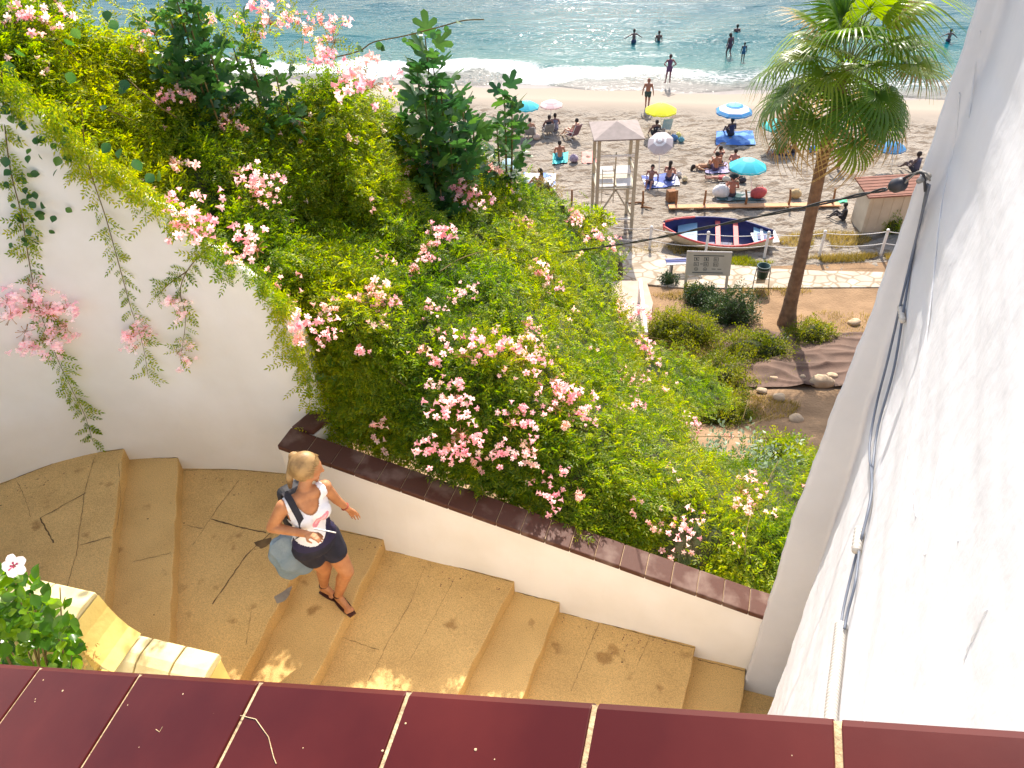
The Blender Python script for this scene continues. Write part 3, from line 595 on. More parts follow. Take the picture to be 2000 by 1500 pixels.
CANY=rbf([(-60,100,5.5),(0,165,5.45),(60,195,5.45),(130,262,5.5),(240,340,5.5),(330,400,5.5),(430,480,5.5),(520,555,5.45),(570,620,5.35),(600,700,5.3),(640,830,5.05),(720,880,4.85),(800,905,4.7),(1000,985,4.42),(1250,1080,4.08),(1500,1170,3.8),(1600,1180,3.8),
 (100,60,6.1),(300,200,6.2),(450,330,6.2),(600,450,6.4),(700,620,5.1),(800,590,5.6),(850,750,4.95),(700,780,5.0),(1000,860,4.6),(1200,950,4.35),(1400,1050,4.05),(850,850,4.6),(300,80,7.2),(450,170,7.2),(650,230,7.3),(800,330,7.9),(950,420,8),(1000,560,6.1),(1100,700,5.5),(1200,820,5.1),(1350,920,4.9),(1500,1000,4.5),
 (700,160,8),(830,250,8.6),(950,330,9),(1130,420,10),(1210,480,10.8),(1190,600,8.2),(1300,720,8.2),(1400,820,7.2),(1550,900,5.8),(1650,930,5.4),(0,-60,6.6),(450,0,8)])
VPOLY=[(-60,110),(0,162),(60,190),(130,258),(200,303),(260,350),(340,418),(420,475),(520,550),(565,608),(598,690),(636,780),(622,842),(700,874),(800,905),(950,966),(1100,1030),(1250,1078),(1400,1130),(1490,1164),(1580,1175),(1660,930),(1570,880),(1500,905),(1430,895),(1350,870),(1335,820),(1440,790),(1400,735),(1330,690),(1262,668),(1225,610),(1195,560),(1212,490),(1170,445),(1110,400),(1060,380),(1010,352),(965,330),(940,300),(890,305),(820,270),(765,215),(715,185),(650,150),(600,175),(540,215),(500,230),(440,215),(400,190),(340,120),(300,95),(250,80),(205,75),(150,55),(120,20),(110,-60),(-60,-60)]
def inside(uv,poly):
    x,y=uv[:,0],uv[:,1];c=np.zeros(len(uv),bool);n=len(poly)
    for i in range(n):
        x1,y1=poly[i];x2,y2=poly[(i+1)%n]
        if y1==y2: continue
        k=((y1>y)!=(y2>y))&(x<(x2-x1)*(y-y1)/(y2-y1)+x1);c^=k
    return c
def rays(uv): return CR[None]*((uv[:,0]-1000)/F)[:,None]-CU[None]*((uv[:,1]-750)/F)[:,None]+_f[None]
def pos(uv,Yd):
    d=rays(uv);return np.array([0,0,H])+d*(Yd/d[:,1])[:,None]
def clumpdisp(P):
    n_=nz(P,.55);return n_*.24+nz(P,1.5)*.13+np.clip(n_-.6,0,1)*.5
def sample(poly,N,fy,jit=6):
    out=[];tot=0;a=np.array(poly);lo,hi=a.min(0),a.max(0)
    while tot<N:
        uv=rng.uniform(lo,hi,(N*2,2));m=inside(uv+rng.normal(0,jit,uv.shape),poly);uv=uv[m]
        y=fy(uv);keep=rng.uniform(0,1,len(uv))<np.clip((y/9)**.7,0,1);uv=uv[keep];out.append(uv);tot+=len(uv)
    return np.concatenate(out)[:N]
vine=empty('flowering_vine',(0,6,9.5),'broad bank of green trumpet vine with pink blossom clusters covering the slope above the beach','vine')
NS=44000
uv=sample(VPOLY,NS,CANY);Yd=CANY(uv);P=pos(uv,Yd);dsp=clumpdisp(P)
edge=np.clip((Yd-4.2)/1.8,0.2,1)*np.where((P[:,0]<-1.3)&(Yd<5.7),.35,1)
Yd2=Yd+dsp*edge+rng.exponential(.10,len(Yd))*edge+.02;P=pos(uv,Yd2)
depth=(Yd2-Yd)
P=P+rng.normal(0,.03,P.shape)
V=[];Fs=[];off=0
out=np.array([0,-.45,.85]);
grad=np.stack([nz(P+[.1,0,0],.55)-nz(P-[.1,0,0],.55),nz(P+[0,.1,0],.55)-nz(P-[0,.1,0],.55),0*dsp],1)
d=out[None]*.55+rng.normal(0,.62,P.shape)+grad*1.0;d[:,2]-=.15
nrm=np.array([0,-.2,1.])[None]+rng.normal(0,.45,P.shape)
Rm=frames(d,nrm);sc=rng.uniform(.62,1.05,len(P))
which=rng.integers(0,3,len(P))
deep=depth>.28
def vineparts(mask,name,m,parent):
    VV=[];FF=[];off=0
    for k in range(3):
        q=mask&(which==k)
        if not q.any(): continue
        v,f=scatter(*PIN[k],Rm[q],P[q],sc[q]);VV.append(v);FF.append(f+off);off+=len(v)
    return link(name,npmesh(name,np.concatenate(VV),np.concatenate(FF),m),parent,local=False)
rimpx=np.array([(-60,130),(0,162),(60,192),(130,262),(190,308),(250,352),(330,412),(420,484),(520,558),(565,612),(598,695),(622,770)],float)
tt=rng.uniform(0,1,1150)**1.0*(len(rimpx)-1.001);ii=tt.astype(int);fr=(tt-ii)[:,None];rp=rimpx[ii]*(1-fr)+rimpx[ii+1]*fr
wob=8+26*np.sin(rp[:,0]*.045)+18*np.sin(rp[:,0]*.11+1)+12*np.sin(rp[:,0]*.31)
rp=rp+np.stack([rng.normal(-4,8,len(rp))-wob*.35,rng.normal(-10,12,len(rp))+np.clip(wob,-10,60)*rng.uniform(-.5,.9,len(rp))],1)
RPt=np.array([wallhit(u,v,-.12+.26*rnd.random()) for u,v in rp]);n0=len(P)
P=np.concatenate([P,RPt]);Rm=np.concatenate([Rm,frames(rng.normal(0,.5,RPt.shape)+[-.3,-.5,-.5],np.array([0,-.8,.6])+rng.normal(0,.4,RPt.shape))]);sc=np.concatenate([sc,rng.uniform(.6,.95,len(RPt))]);which=np.concatenate([which,rng.integers(0,3,len(RPt))]);deep=np.concatenate([deep,np.zeros(len(RPt),bool)])
tag(vineparts(~deep,'foliage',M['leaf'],vine),kind='stuff')
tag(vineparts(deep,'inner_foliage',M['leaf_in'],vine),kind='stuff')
# underlying twiggy mass of the vine
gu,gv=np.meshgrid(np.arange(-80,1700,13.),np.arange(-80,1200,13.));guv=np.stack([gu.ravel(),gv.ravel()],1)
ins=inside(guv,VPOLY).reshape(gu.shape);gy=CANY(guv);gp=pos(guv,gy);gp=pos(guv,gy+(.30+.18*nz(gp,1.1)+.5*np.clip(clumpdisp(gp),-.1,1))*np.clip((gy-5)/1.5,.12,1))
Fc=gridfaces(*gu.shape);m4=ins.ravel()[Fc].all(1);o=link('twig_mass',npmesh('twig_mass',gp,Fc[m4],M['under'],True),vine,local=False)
# long wandering stems lying over the foliage
def stem(pts,r=.004,m='stem',name='runner',parent=None,lift=0.08):
    Q=[];
    for u,v,*yy in pts:
        y=yy[0] if yy else float(CANY(np.array([[u,v]],float))[0])-lift
        Q.append(aty(u,v,y))
    Q=smooth(Q);return MB().tube(Q,r,5).build(name,M[m],parent or vine,True)
def smooth(Q,n=5):
    Q=[np.array(q,float) for q in Q];out=[]
    for i in range(len(Q)-1):
        p0=Q[max(i-1,0)];p1=Q[i];p2=Q[i+1];p3=Q[min(i+2,len(Q)-1)]
        for k in range(n):
            t=k/n;out.append(.5*((2*p1)+(-p0+p2)*t+(2*p0-5*p1+4*p2-p3)*t*t+(-p0+3*p1-3*p2+p3)*t**3))
    out.append(Q[-1]);return out
stem([(0,20),(60,45),(115,80),(160,130)]);stem([(100,200),(180,205),(260,235)]);stem([(250,155),(300,200),(345,230)],.006)
stem([(860,530),(900,505),(950,490),(1000,486),(1060,490)],.005,'drygreen' if 0 else 'stem');stem([(1310,745),(1290,770),(1230,800)]);stem([(1165,600),(1200,625),(1225,655)]);stem([(1250,655),(1300,665),(1380,690)])
stem([(1335,855),(1400,852),(1500,856),(1540,850)],.004,lift=.25);stem([(1460,835),(1490,820),(1510,812)],.004,lift=.25);stem([(1450,820),(1462,780)],.003,lift=.3);stem([(1455,1085),(1462,1020),(1500,940),(1520,900)],.004)
stem([(640,560),(700,590),(760,585)]);stem([(720,690),(760,730),(800,760)]);stem([(1050,650),(1080,700),(1120,760)])
# one long twining shoot reaching out over the sea view
shoot=[(640,115,7.6),(700,100,7.6),(730,82,7.6),(790,70,7.6),(860,52,7.6),(905,40,7.6),(945,38,7.6)]
stem(shoot,.006)
# blossoms
def flower_cluster(seed,n=15,R=.075):
    r=random.Random(seed);V=[];Fc=[];V2=[];F2=[];an_=Vector((r.uniform(.6,1.4),r.uniform(.6,1.2),r.uniform(.6,1.3)));sub=[Vector((r.gauss(0,.5),r.gauss(0,.5),r.gauss(0,.4)))*R for _ in range(3)]
    for i in range(n):
        th=r.uniform(0,2*PI);ph=math.acos(r.uniform(-.55,1));dr=Vector((math.sin(ph)*math.cos(th),math.sin(ph)*math.sin(th),math.cos(ph)))
        c=Vector([dr[q]*an_[q] for q in range(3)])*R*r.uniform(.3,1.15)+sub[i%3];ax=(dr+Vector((r.gauss(0,.35),r.gauss(0,.35)-.35,r.gauss(0,.3)))).normalized();x=ax.orthogonal().normalized();y=ax.cross(x)
        k=r.uniform(.75,1.15);rt=.006*k;mouth=.012*k;lp=.027*k
        b=len(V);c0=c-ax*.035*k
        for j in range(5):
            a=2*PI*j/5+r.uniform(-.1,.1);V.append(c0+(x*math.cos(a)+y*math.sin(a))*rt*.5)
        for j in range(5):
            a=2*PI*(j+.5)/5;V.append(c+(x*math.cos(a)+y*math.sin(a))*mouth)
        for j in range(5): Fc.append((b+j,b+(j+1)%5,b+5+(j+1)%5,b+5+j))
        for j in range(5):
            a0=2*PI*(j+.5)/5;a1=2*PI*(j+1.5)/5;am=(a0+a1)/2
            p0=b+5+j;p1=b+5+(j+1)%5;q=len(V);fl=r.uniform(-.2,.6)
            V.append(c+(x*math.cos(am-.28)+y*math.sin(am-.28))*lp+ax*.006*fl);V.append(c+(x*math.cos(am+.28)+y*math.sin(am+.28))*lp+ax*.004*fl)
            Fc.append((p0,p1,q+1,q))
    me=npmesh('blossoms',[tuple(v) for v in V],Fc,M['petal']);return me
FM=[];
for k in range(6):
    me=flower_cluster(k,[12,16,20,9,14,24][k],[.065,.08,.095,.055,.07,.11][k]);
    if k in (0,3,4):me.materials.clear();me.materials.append(M['petal2'])
    FM.append(me)
FP=[]
for k in (1,2,5):
    me=FM[k].copy();me.materials.clear();me.materials.append(M['petal_lifted']);FP.append(me)
cal=[]
for k in range(2):
    r=random.Random(40+k);m_=MB()
    for i in range(14):
        dr=Vector((r.gauss(0,1),r.gauss(0,1),r.gauss(0,1))).normalized();m_.tube([Vector((0,0,-.03)),dr*.035,dr*.07],[.0016,.0013,.003],4)
    cal.append(m_.mesh('calyces',M['calyx']))
big=[(525,40,1.25),(720,115,1.4),(725,160,1.5),(690,165,1.0),(440,240,1.15),(375,415,1.25),(530,380,1.0),(740,555,1.25),(770,590,1.1),(905,573,1.0),(1030,660,1.1),(860,780,1.05),(1000,830,1.05),(1025,800,.9),(90,38,1.15),(585,45,1.0),(625,33,.7)]
sm=[(275,55),(272,95),(412,32),(650,78),(615,125),(750,165),(340,190),(455,215),(345,180),(500,365),(515,350),(345,322),(360,400),(395,450),(480,482),(500,485),(465,508),(605,50),(800,340),(795,385),(870,345),(915,385),(935,378),(955,330),(1025,430),(1035,442),(1125,415),(1122,432),(1172,470),(1195,482),(850,480),(830,485),(815,522),(835,505),(700,580),(725,570),(860,602),(1075,542),(700,680),(640,660),(570,640),(588,655),(625,625),(825,685),(850,703),(905,692),(965,697),(1010,685),(1045,642),(1022,700),(900,750),(882,785),(740,830),(1035,880),(1010,890),(880,872),(930,850),(900,848),(865,882),(1105,835),(1150,820),(1130,765),(1095,917),(1085,792),(1048,968),(1130,962),(1230,800),(1240,735),(1215,600),(1232,625),(1272,690),(1290,760),(1340,830),(1425,850),(1470,930),(1450,960),(1512,1000),(1440,985),(1330,1012),(1275,1030)]
sm=sm[:99-len(big)-1]
for i,(u,v,*k) in enumerate(big+[(a,b,rnd.uniform(.8,1.15)) for a,b in sm]):
    y=float(CANY(np.array([[u,v]],float))[0]);p0=aty(u,v,y);y=y+float(clumpdisp(p0[None])[0])*min(1,max(.2,(y-4.2)/1.8))-.12
    if v<190 and 480<u<780: y=7.3 if v>100 else 7.6
    if y<5.7 and u<650 and y>4.9: y=float(wallhit(u,v,.12)[1])
    o=link('flower_cluster',FM[i%6] if k[0]<1 else FM[(i%3)*2+1 if i%3 else 5],vine);p=aty(u,v,y)
    o.location=[float(p[j]-vine.location[j]) for j in range(3)];o.scale=[k[0]*(.72+.06*y)*(1.02 if k[0]>1 else .78)]*3;o.rotation_euler=(rnd.uniform(-.6,.6),rnd.uniform(-.5,.5),rnd.uniform(0,6.28))
    if i%2==0:
        c=link('calyces',cal[i%4//2],o)
# loose single blossoms sprinkled through the bank
v1=flower_cluster(77,1,.0);TVf=np.array([tuple(v.co) for v in v1.vertices]);TFf=np.array([tuple(p.vertices) for p in v1.polygons])
uvc=sample(VPOLY,70,CANY,3);uvp=np.repeat(uvc,4,0)+rng.normal(0,12,(280,2));uvp=uvp[inside(uvp,VPOLY)];uvp=uvp[(uvp[:,0]>560)|(rng.uniform(0,1,len(uvp))<.5)]
yp=CANY(uvp);pp_=pos(uvp,yp);yp=yp+clumpdisp(pp_)*np.clip((yp-4.2)/1.8,.2,1)-.07;pp_=pos(uvp,yp)
dd_=rng.normal(0,1,pp_.shape);vv,ff=scatter(TVf,TFf,frames(dd_,rng.normal(0,1,pp_.shape)),pp_,rng.uniform(.9,1.5,len(pp_)))
tag(link('loose_blossoms',npmesh('loose_blossoms',vv,ff,M['petal2']),vine,local=False),kind='stuff')
# sparse airy sprays along the skyline of the vine
def spray(lst,parent,m='leaf',per=26,rad=.14):
    PP=[]
    for u,v,y in lst:
        c=aty(u,v,y);PP.append(c+rng.normal(0,rad,(per,3))*[1,.6,.9])
    PP=np.concatenate(PP);n=len(PP);d=rng.normal(0,.7,PP.shape)+[0,-.2,-.1];R_=frames(d,np.array([0,-.2,1.])+rng.normal(0,.4,PP.shape))
    v,f=scatter(*PIN[2],R_,PP,rng.uniform(.7,1.1,n));return tag(link('spray',npmesh('spray',v,f,M[m]),parent,local=False),kind='stuff')
spray([(420,20,7),(450,70,7),(500,60,7.3),(560,60,7.6),(600,100,7.6),(640,120,7.7),(660,90,7.7),(520,110,7.4),(590,150,7.6),(640,170,7.8),(690,190,8),(300,50,6.6),(240,40,6.4),(200,60,6.4),(270,20,6.8),(330,30,7),(380,60,7),(160,20,6.3),(700,215,8.2),(740,225,8.3),(480,30,7.2),(610,60,7.6),(575,20,7.8),(960,300,9),(1000,340,9),(1130,400,10),(1180,470,10.5),(1200,520,10),(1230,640,9.8)],vine,per=15)
# round dark leaves of a climber mixed into the vine on the left
def ovate(L,W):
    V=[(0,0,0)]
    n=9
    for i in range(1,n): 
        t=i/n;V.append((-W/2*math.sin(PI*t**.8),L*t,.12*W*math.sin(PI*t)))
    V.append((0,L,-.05*L))
    for i in range(n-1,0,-1): 
        t=i/n;V.append((W/2*math.sin(PI*t**.8),L*t,.12*W*math.sin(PI*t)))
    mid=[len(V)+i for i in range(3)];V+=[(0,L*.3,-.02*W),(0,L*.6,-.03*W),(0,L*.85,-.05*W)]
    Fc=[];ring=list(range(2*n));m_=mid[1]
    for i in range(2*n): Fc.append((ring[i],m_,ring[(i+1)%(2*n)]))
    return np.array(V),np.array(Fc)
OV=ovate(.085,.07)
def leaves(lst,T,m,parent,name,size=1,down=.6,kind='stuff'):
    PP=np.array(lst);n=len(PP);d=rng.normal(0,.5,PP.shape)+[0,-.2,-down];R_=frames(d,np.array([0,-1,.5])+rng.normal(0,.45,PP.shape))
    v,f=scatter(*T,R_,PP,rng.uniform(.65,1.15,n)*size);return tag(link(name,npmesh(name,v,f,M[m]),parent,local=False),kind=kind)
L_=[aty(u,v,y) for u,v,y in [(215,280,5.0),(235,290,5.0),(262,310,5.0),(300,340,5.05),(315,350,5.05),(205,205,5.6),(245,155,5.7),(232,170,5.7),(140,55,5.9),(210,20,6.1),(232,45,6.1),(540,170,7.2),(575,185,7.2),(590,150,7.3),(545,220,7),(520,240,6.9),(570,170,7.1),(30,130,5.5),(50,110,5.5),(125,75,5.9),(600,285,6.9),(640,300,7),(630,880-560,7),(140,140,5.6),(700,100,7.55),(733,85,7.55),(745,90,7.55),(790,72,7.55),(815,68,7.55),(842,62,7.55),(870,50,7.55),(900,45,7.55)]]
leaves(L_,OV,'figleaf',vine,'round_leaves',1.0)
L_=[aty(rnd.uniform(600,700),rnd.uniform(690,800),5.1) for i in range(70)];leaves(L_,OV,'leaf_in',vine,'round_leaves',.8)
# ---- trailing stems hanging in front of the curved wall
def hang(pts,label,fl,extra=None,size=.9,seed=1,dens=.030):
    r=random.Random(seed);Q=smooth([wallhit(u,v,.05+.05*math.sin(v*.02)) for u,v,y in pts],6);t=empty('hanging_vine',Q[0],label,'vine','trailing vine stems hanging over the white wall')
    MB().tube(Q,np.linspace(.005,.0015,len(Q)),5).build('stem',M['stem'],t,True)
    L=[];D=[];acc=0;side=1
    for a,b in zip(Q[:-1],Q[1:]):
        l=np.linalg.norm(b-a);acc+=l
        while acc>dens:
            acc-=dens;side=-side;L.append(a+(b-a)*r.random());tt=(b-a)/l;lat=np.cross(tt,[0,-1,0]);lat/=np.linalg.norm(lat)+1e-9
            D.append(lat*(side if r.random()<.85 else -side)*r.uniform(.5,1.0)+tt*r.uniform(-.1,.9)+np.array([0,r.uniform(-.7,.1),r.uniform(-.5,.25)]))
    L=np.array(L);D=np.array(D);R_=frames(D,np.array([0,-1.,.6])+rng.normal(0,.3,D.shape));k=np.where(rng.random(len(L))<.5,0,2)
    VV=[];FF=[];off=0
    for kk in (0,2):
        q=k==kk;v,f=scatter(*PIN[kk],R_[q],L[q],rng.uniform(.55,.85,q.sum())*size);VV.append(v);FF.append(f+off);off+=len(v)
    tag(link('leaves',npmesh('leaves',np.concatenate(VV),np.concatenate(FF),M['leaf']),t,local=False),kind='stuff')
    for i,(u,v,y,s) in enumerate(fl):
        o=link('flower_cluster',FP[i%3],t);p=wallhit(u,v,.10);s*=1.12;o.location=[float(p[j]-t.location[j]) for j in range(3)];o.scale=(s,s*.8,s);o.rotation_euler=(rnd.uniform(1,2.2),rnd.uniform(-.5,.5),rnd.uniform(0,6.28))
        link('calyces',cal[i%2],o)
    if extra: leaves([wallhit(q[0],q[1],.07) for q in extra],OV,'figleaf',t,'round_leaves',.8)
    return t
ex=[(rnd.gauss(45,32),rnd.uniform(300,480),4.72) for i in range(38)]+[(12,190,4.7),(20,210,4.7),(30,225,4.7),(45,235,4.7),(55,250,4.7),(62,275,4.7),(18,225,4.7),(35,262,4.7)]
hang([(3,140,4.85),(8,230,4.75),(20,330,4.72),(42,420,4.72),(55,500,4.72),(68,570,4.72),(82,620,4.72),(112,700,4.75),(140,760,4.78),(165,810,4.8),(183,868,4.82)],
 'long trailing vine stem at the left edge with a big pink blossom bunch halfway down',[(20,620,4.68,1.1),(60,590,4.66,1.15),(50,650,4.66,1.0),(95,610,4.66,1.3),(125,640,4.68,1.1),(90,660,4.68,1.0),(15,590,4.7,.9),(130,600,4.7,.9),(60,555,4.7,.9),(60,675,4.7,.7)],ex,1.15,1,.022)
hang([(160,215,5.2),(165,280,5.02),(178,340,4.98),(205,420,4.98),(225,490,4.98),(240,545,4.98),(255,600,4.98),(278,670,4.98),(290,738,4.98)],
 'thin trailing vine stem with one small pink bunch, middle one on the wall',[(262,655,4.94,.9),(282,640,4.95,.7),(255,665,4.94,.6)],[(100,290,4.9),(115,305,4.9),(112,330,4.9),(130,270,4.9),(60,290,4.9),(75,300,4.9),(140,310,4.9),(150,290,4.9),(105,260,4.9),(90,270,4.9),(125,245,4.9),(75,265,4.9)],1.1,2,.034)
hang([(430,468,5.3),(400,490,5.08),(365,530,5.05),(352,570,5.05),(362,620,5.05),(358,665,5.05),(352,705,5.05)],
 'short forked trailing vine stem with pink blossoms, the one nearest the parapet corner',[(340,590,5.0,.75),(352,605,5.0,.6),(350,690,5.02,.7),(370,680,5.02,.5)],None,1.1,3,.034)
hang([(365,530,5.05),(330,555,5.03),(305,580,5.02)],'very short side shoot of trailing vine without blossoms on the white wall',[],None,.9,4,.02)
# ---- fig trees
def figleaf():
    lob=[(-1.9,.62),(-.98,.92),(0,1.05),(.98,.92),(1.9,.62)];V=[(0,0,0)]
    ring=[]
    def pt(a,r): ring.append((math.sin(a)*r*.085,.03+math.cos(a)*r*.085,-.02*r*r+.004*math.sin(a*3)))
    for i,(a,r) in enumerate(lob):
        pt(a-.34,r*.66);pt(a-.24,r*.90);pt(a,r*1.04);pt(a+.24,r*.90);pt(a+.34,r*.66)
        if i<4: pt(a+.49,.40)
    V+=ring;n=len(ring);V.append((0,.025,.004));c=n+1
    return np.array(V),np.array([(c,1+i,1+(i+1)%n) for i in range(n-1)]+[(c,n,0),(c,0,1)])
FIG=figleaf()
def figtree(label,base,shoots,size=1,dens=15):
    t=empty('fig_tree',base,label,'tree','fig trees growing up through the vine')
    PL=[];DL=[];b=np.array(base,float);mb=MB()
    for (u,v,y) in shoots:
        tip=aty(u,v,y);mid=(b+tip)/2+np.array([(tip[0]-b[0])*.25,0,-.1]);Q=smooth([b,mid,tip],8);mb.tube(Q,np.linspace(.022,.006,len(Q)),6)
        Q=np.array(Q[len(Q)//3:]);L=np.linalg.norm(np.diff(Q,axis=0),axis=1).sum();n=int(L*dens)+7
        for i in range(n):
            s=i/n;s=s**.75;q=Q[min(int(s*len(Q)),len(Q)-1)];a=i*2.4+rnd.uniform(-.4,.4);ax=np.array([math.cos(a),math.sin(a),0])
            PL.append(q+ax*rnd.uniform(.02,.14));DL.append(ax*(1-.5*s)+np.array([0,0,.35+.6*s]))
    mb.build('branches',M['stem'],t,True)
    PL=np.array(PL);DL=np.array(DL)+rng.normal(0,.15,(len(DL),3));R_=frames(DL,np.array([0,-.1,1.])+rng.normal(0,.25,DL.shape))
    v,f=scatter(*FIG,R_,PL,rng.uniform(.8,1.3,len(PL))*size);tag(link('foliage',npmesh('foliage',v,f,M['figleaf']),t,local=False),kind='stuff');return t
def bs(u,v,y,dz): p=aty(u,v,y);return (p[0],p[1],p[2]+dz)
figtree('tall dark fig tree rising in a point against the surf, centre of the vine bank',bs(860,430,8.7,-.9),[(830,70,8.2),(845,110,8.2),(815,140,8.2),(860,160,8.2),(800,190,8.2),(880,190,8.3),(830,200,8.0),(790,240,8.3),(905,220,8.3),(850,240,8.0),(820,270,8.0),(880,280,8.0),(910,290,8.1),(845,320,7.9),(795,300,8),(890,340,7.9),(820,340,7.9),(860,370,7.8),(925,260,8.2),(860,400,7.8),(835,390,7.8),(885,400,7.8)],1.6,8)
figtree('leafy fig tree at the upper left between two pink blossom bunches',bs(420,260,6.9,-.8),[(330,30,6.7),(350,90,6.6),(375,60,6.7),(380,130,6.6),(345,0,6.8),(385,20,6.9),(410,100,6.7),(360,150,6.5),(330,120,6.5),(300,60,6.8),(400,160,6.5),(350,-30,6.9)],1.1,13)
figtree('fig tree with large open leaves on the skyline left of the big pink blossoms',bs(540,330,7.3,-.8),[(470,40,7.3),(455,90,7.2),(490,110,7.2),(440,140,7.1),(500,180,7),(540,150,7.2),(460,200,7),(520,220,7),(545,240,7),(430,190,7),(560,200,7.1),(590,230,7)],1.05,12)
figtree('small fig sapling with upright leaves standing right of the tall dark fig',bs(985,330,9.2,-.6),[(985,175,9),(1000,200,9),(970,240,9),(1000,245,9)],1.5,8)
figtree('small fig shoot between the tall dark fig and the sapling beside it',bs(915,300,8.8,-.5),[(905,190,8.7),(895,205,8.7),(925,250,8.7)],1.3,9)
# ---- garden shrubs below
SP=np.array([(0,0,0),(0,1,0),(-.3,.5,.05),(.3,.5,.05)])*[.045,.055,.045];SPF=np.array([(0,1,2),(1,0,3)])
def shrub(name,label,c,rad,m,n,cat='shrub',group='garden shrubs below the palm',tw=6,lsz=1):
    t=empty(name,(c[0],c[1],c[2]-.05),label,cat,group);mb=MB();C=np.array(c,float)
    for i in range(tw):
        a=rnd.uniform(0,6.28);e=C+np.array([math.cos(a)*rad[0]*.6,math.sin(a)*rad[1]*.6,rad[2]*rnd.uniform(.4,.9)]);mb.tube([C-[0,0,.1],(C+e)/2+[0,0,.05],e],[.03,.02,.008],5)
    mb.build('stems',M['stem'],t,True)
    dv=rng.normal(0,1,(n,3));dv/=np.linalg.norm(dv,axis=1,keepdims=True);dv[:,2]=np.abs(dv[:,2])
    rr=rng.uniform(.6,1.0,n)**.6;lump=1+.34*nz(dv*2+C,.5)+.22*nz(dv*5+C,.6)
    PP=C+dv*np.array(rad)*(rr*lump)[:,None];d=dv*.8+rng.normal(0,.6,PP.shape);R_=frames(d,rng.normal(0,1,PP.shape)+[0,0,1])
    v,f=scatter(SP,SPF,R_,PP,rng.uniform(.8,1.6,n)*lsz);tag(link('foliage',npmesh('foliage',v,f,M[m]),t,local=False),kind='stuff')
    core=MB().ball((0,0,0),1,14,8);V_=np.array(core.v);V_[:,2]=np.maximum(V_[:,2],-.1);V_=C+V_*np.array(rad)*(.62*(1+.2*nz(V_*2+C,.5)))[:,None]
    mb=MB();mb.add(V_,core.f);mb.build('twig_core',M['under'],t,True);return t
def gr(u,v,up=0,z0=None):   # point on the garden ground under a pixel
    z=.5
    for _ in range(12): p=at(u,v,z+up);z=float(hill(p[0],p[1]))
    return (p[0],p[1],z)
shrub('shrub','big dark green shrub in front of the sign board legs',gr(1425,622),(1.05,.85,1.25),'bushdark',6500)
shrub('shrub','dark shrub with pale tips right under the sign board',gr(1372,590),(.75,.55,.75),'bushdark',3000)
shrub('shrub','yellow green shrub covering the left leg of the sign board',gr(1352,575),(.28,.28,.45),'bushyel',900)
shrub('shrub','round yellow green shrub below the left leg of the sign board',gr(1345,665),(1.0,.85,1.0),'bushyel',6500)
shrub('shrub','low yellow green shrub below the dark shrub, left of the palm trunk',gr(1462,695),(1.35,.8,.75),'bushyel',7000)
shrub('shrub','dark patchy shrub standing in the shade line of the palm trunk',gr(1500,690),(.6,.5,.6),'bushdark',1800)
shrub('shrub','small yellow green shrub just right of the palm base',gr(1585,660),(.85,.6,.6),'bushyel',3600)
shrub('shrub','sprawling yellow green shrub at the edge of the brown ground cloth',gr(1385,745),(1.25,.9,1.0),'bushyel',8000)
shrub('shrub','loose green shrub beside the white handrail foot',gr(1300,655),(.8,.6,.95),'bushyel',4500)
shrub('shrub','low shrub above the garden rocks with brown seed heads',gr(1400,815),(1.2,.8,.95),'bushyel',7000)
shrub('shrub','grey green bushy plant on the slope in front of the vine',gr(1400,900,1.2),(1.0,.8,1.3),'greyleaf',6000,lsz=.8)
shrub('shrub','second grey green plant close to the house wall corner',gr(1530,925,1.2),(.8,.7,1.2),'greyleaf',3600,lsz=.8)
shrub('shrub','bright green shrub in shade by the rocks near the wall corner',gr(1530,865,.6),(.8,.5,.8),'leaf',3600)
shrub('shrub','tiny green shrub at the foot of the blue bench',at(1305,552,.05),(.35,.3,.42),'bushdark',1000)
shrub('shrub','small green shrub growing against the beach hut wall',at(1740,450,.05),(.5,.35,.7),'leaf',1200)
shrub('shrub','feathery dry brown bush at the beach end of the vine',at(1060,385,1.2),(1.0,.6,1.1),'drygrass',2600,lsz=.8)
t=shrub('agave','spiky bright green agave at the foot of the lifeguard tower',aty(1160,442,13.2),(.35,.3,.35),'leaf',900,'plant',None)
# dry grass tufts round the boat and path edge
def grass(label,c,rx,ry,n,m='drygrass',h=.2):
    a=rng.uniform(0,6.28,n);r=np.sqrt(rng.uniform(0,1,n));gxx,gyy=c[0]+np.cos(a)*r*rx,c[1]+np.sin(a)*r*ry;PP=np.stack([gxx,gyy,hill(gxx,gyy) if c[1]<24 else np.full(n,c[2])],1);PP=PP[nz(PP,.6)>-.35];n=len(PP)
    T=np.array([(-.008,0,0),(.008,0,0),(.0,1,.0)])*[1,h,1];R_=frames(rng.normal(0,.35,PP.shape)+[0,0,1],rng.normal(0,1,PP.shape))
    v,f=scatter(T,np.array([(0,1,2)]),R_,PP,rng.uniform(.5,1.4,n));o=link('dry_grass',npmesh('dry_grass',v,f,M[m]));return tag(o,label,'grass',kind='stuff')
grass('strip of dry yellow grass under and left of the boat',at(1300,490,.0),3.0,.35,2600);grass('greener grass strip at the path edge right of the boat',at(1450,512,.05),1.3,.40,2800,'bushyel',.14)
grass('dry grass patch between the palm and the beach hut',at(1610,470,.0),1.9,.7,3600);grass('dry grass along the far path edge',at(1660,505,.0),2.2,.3,3000)
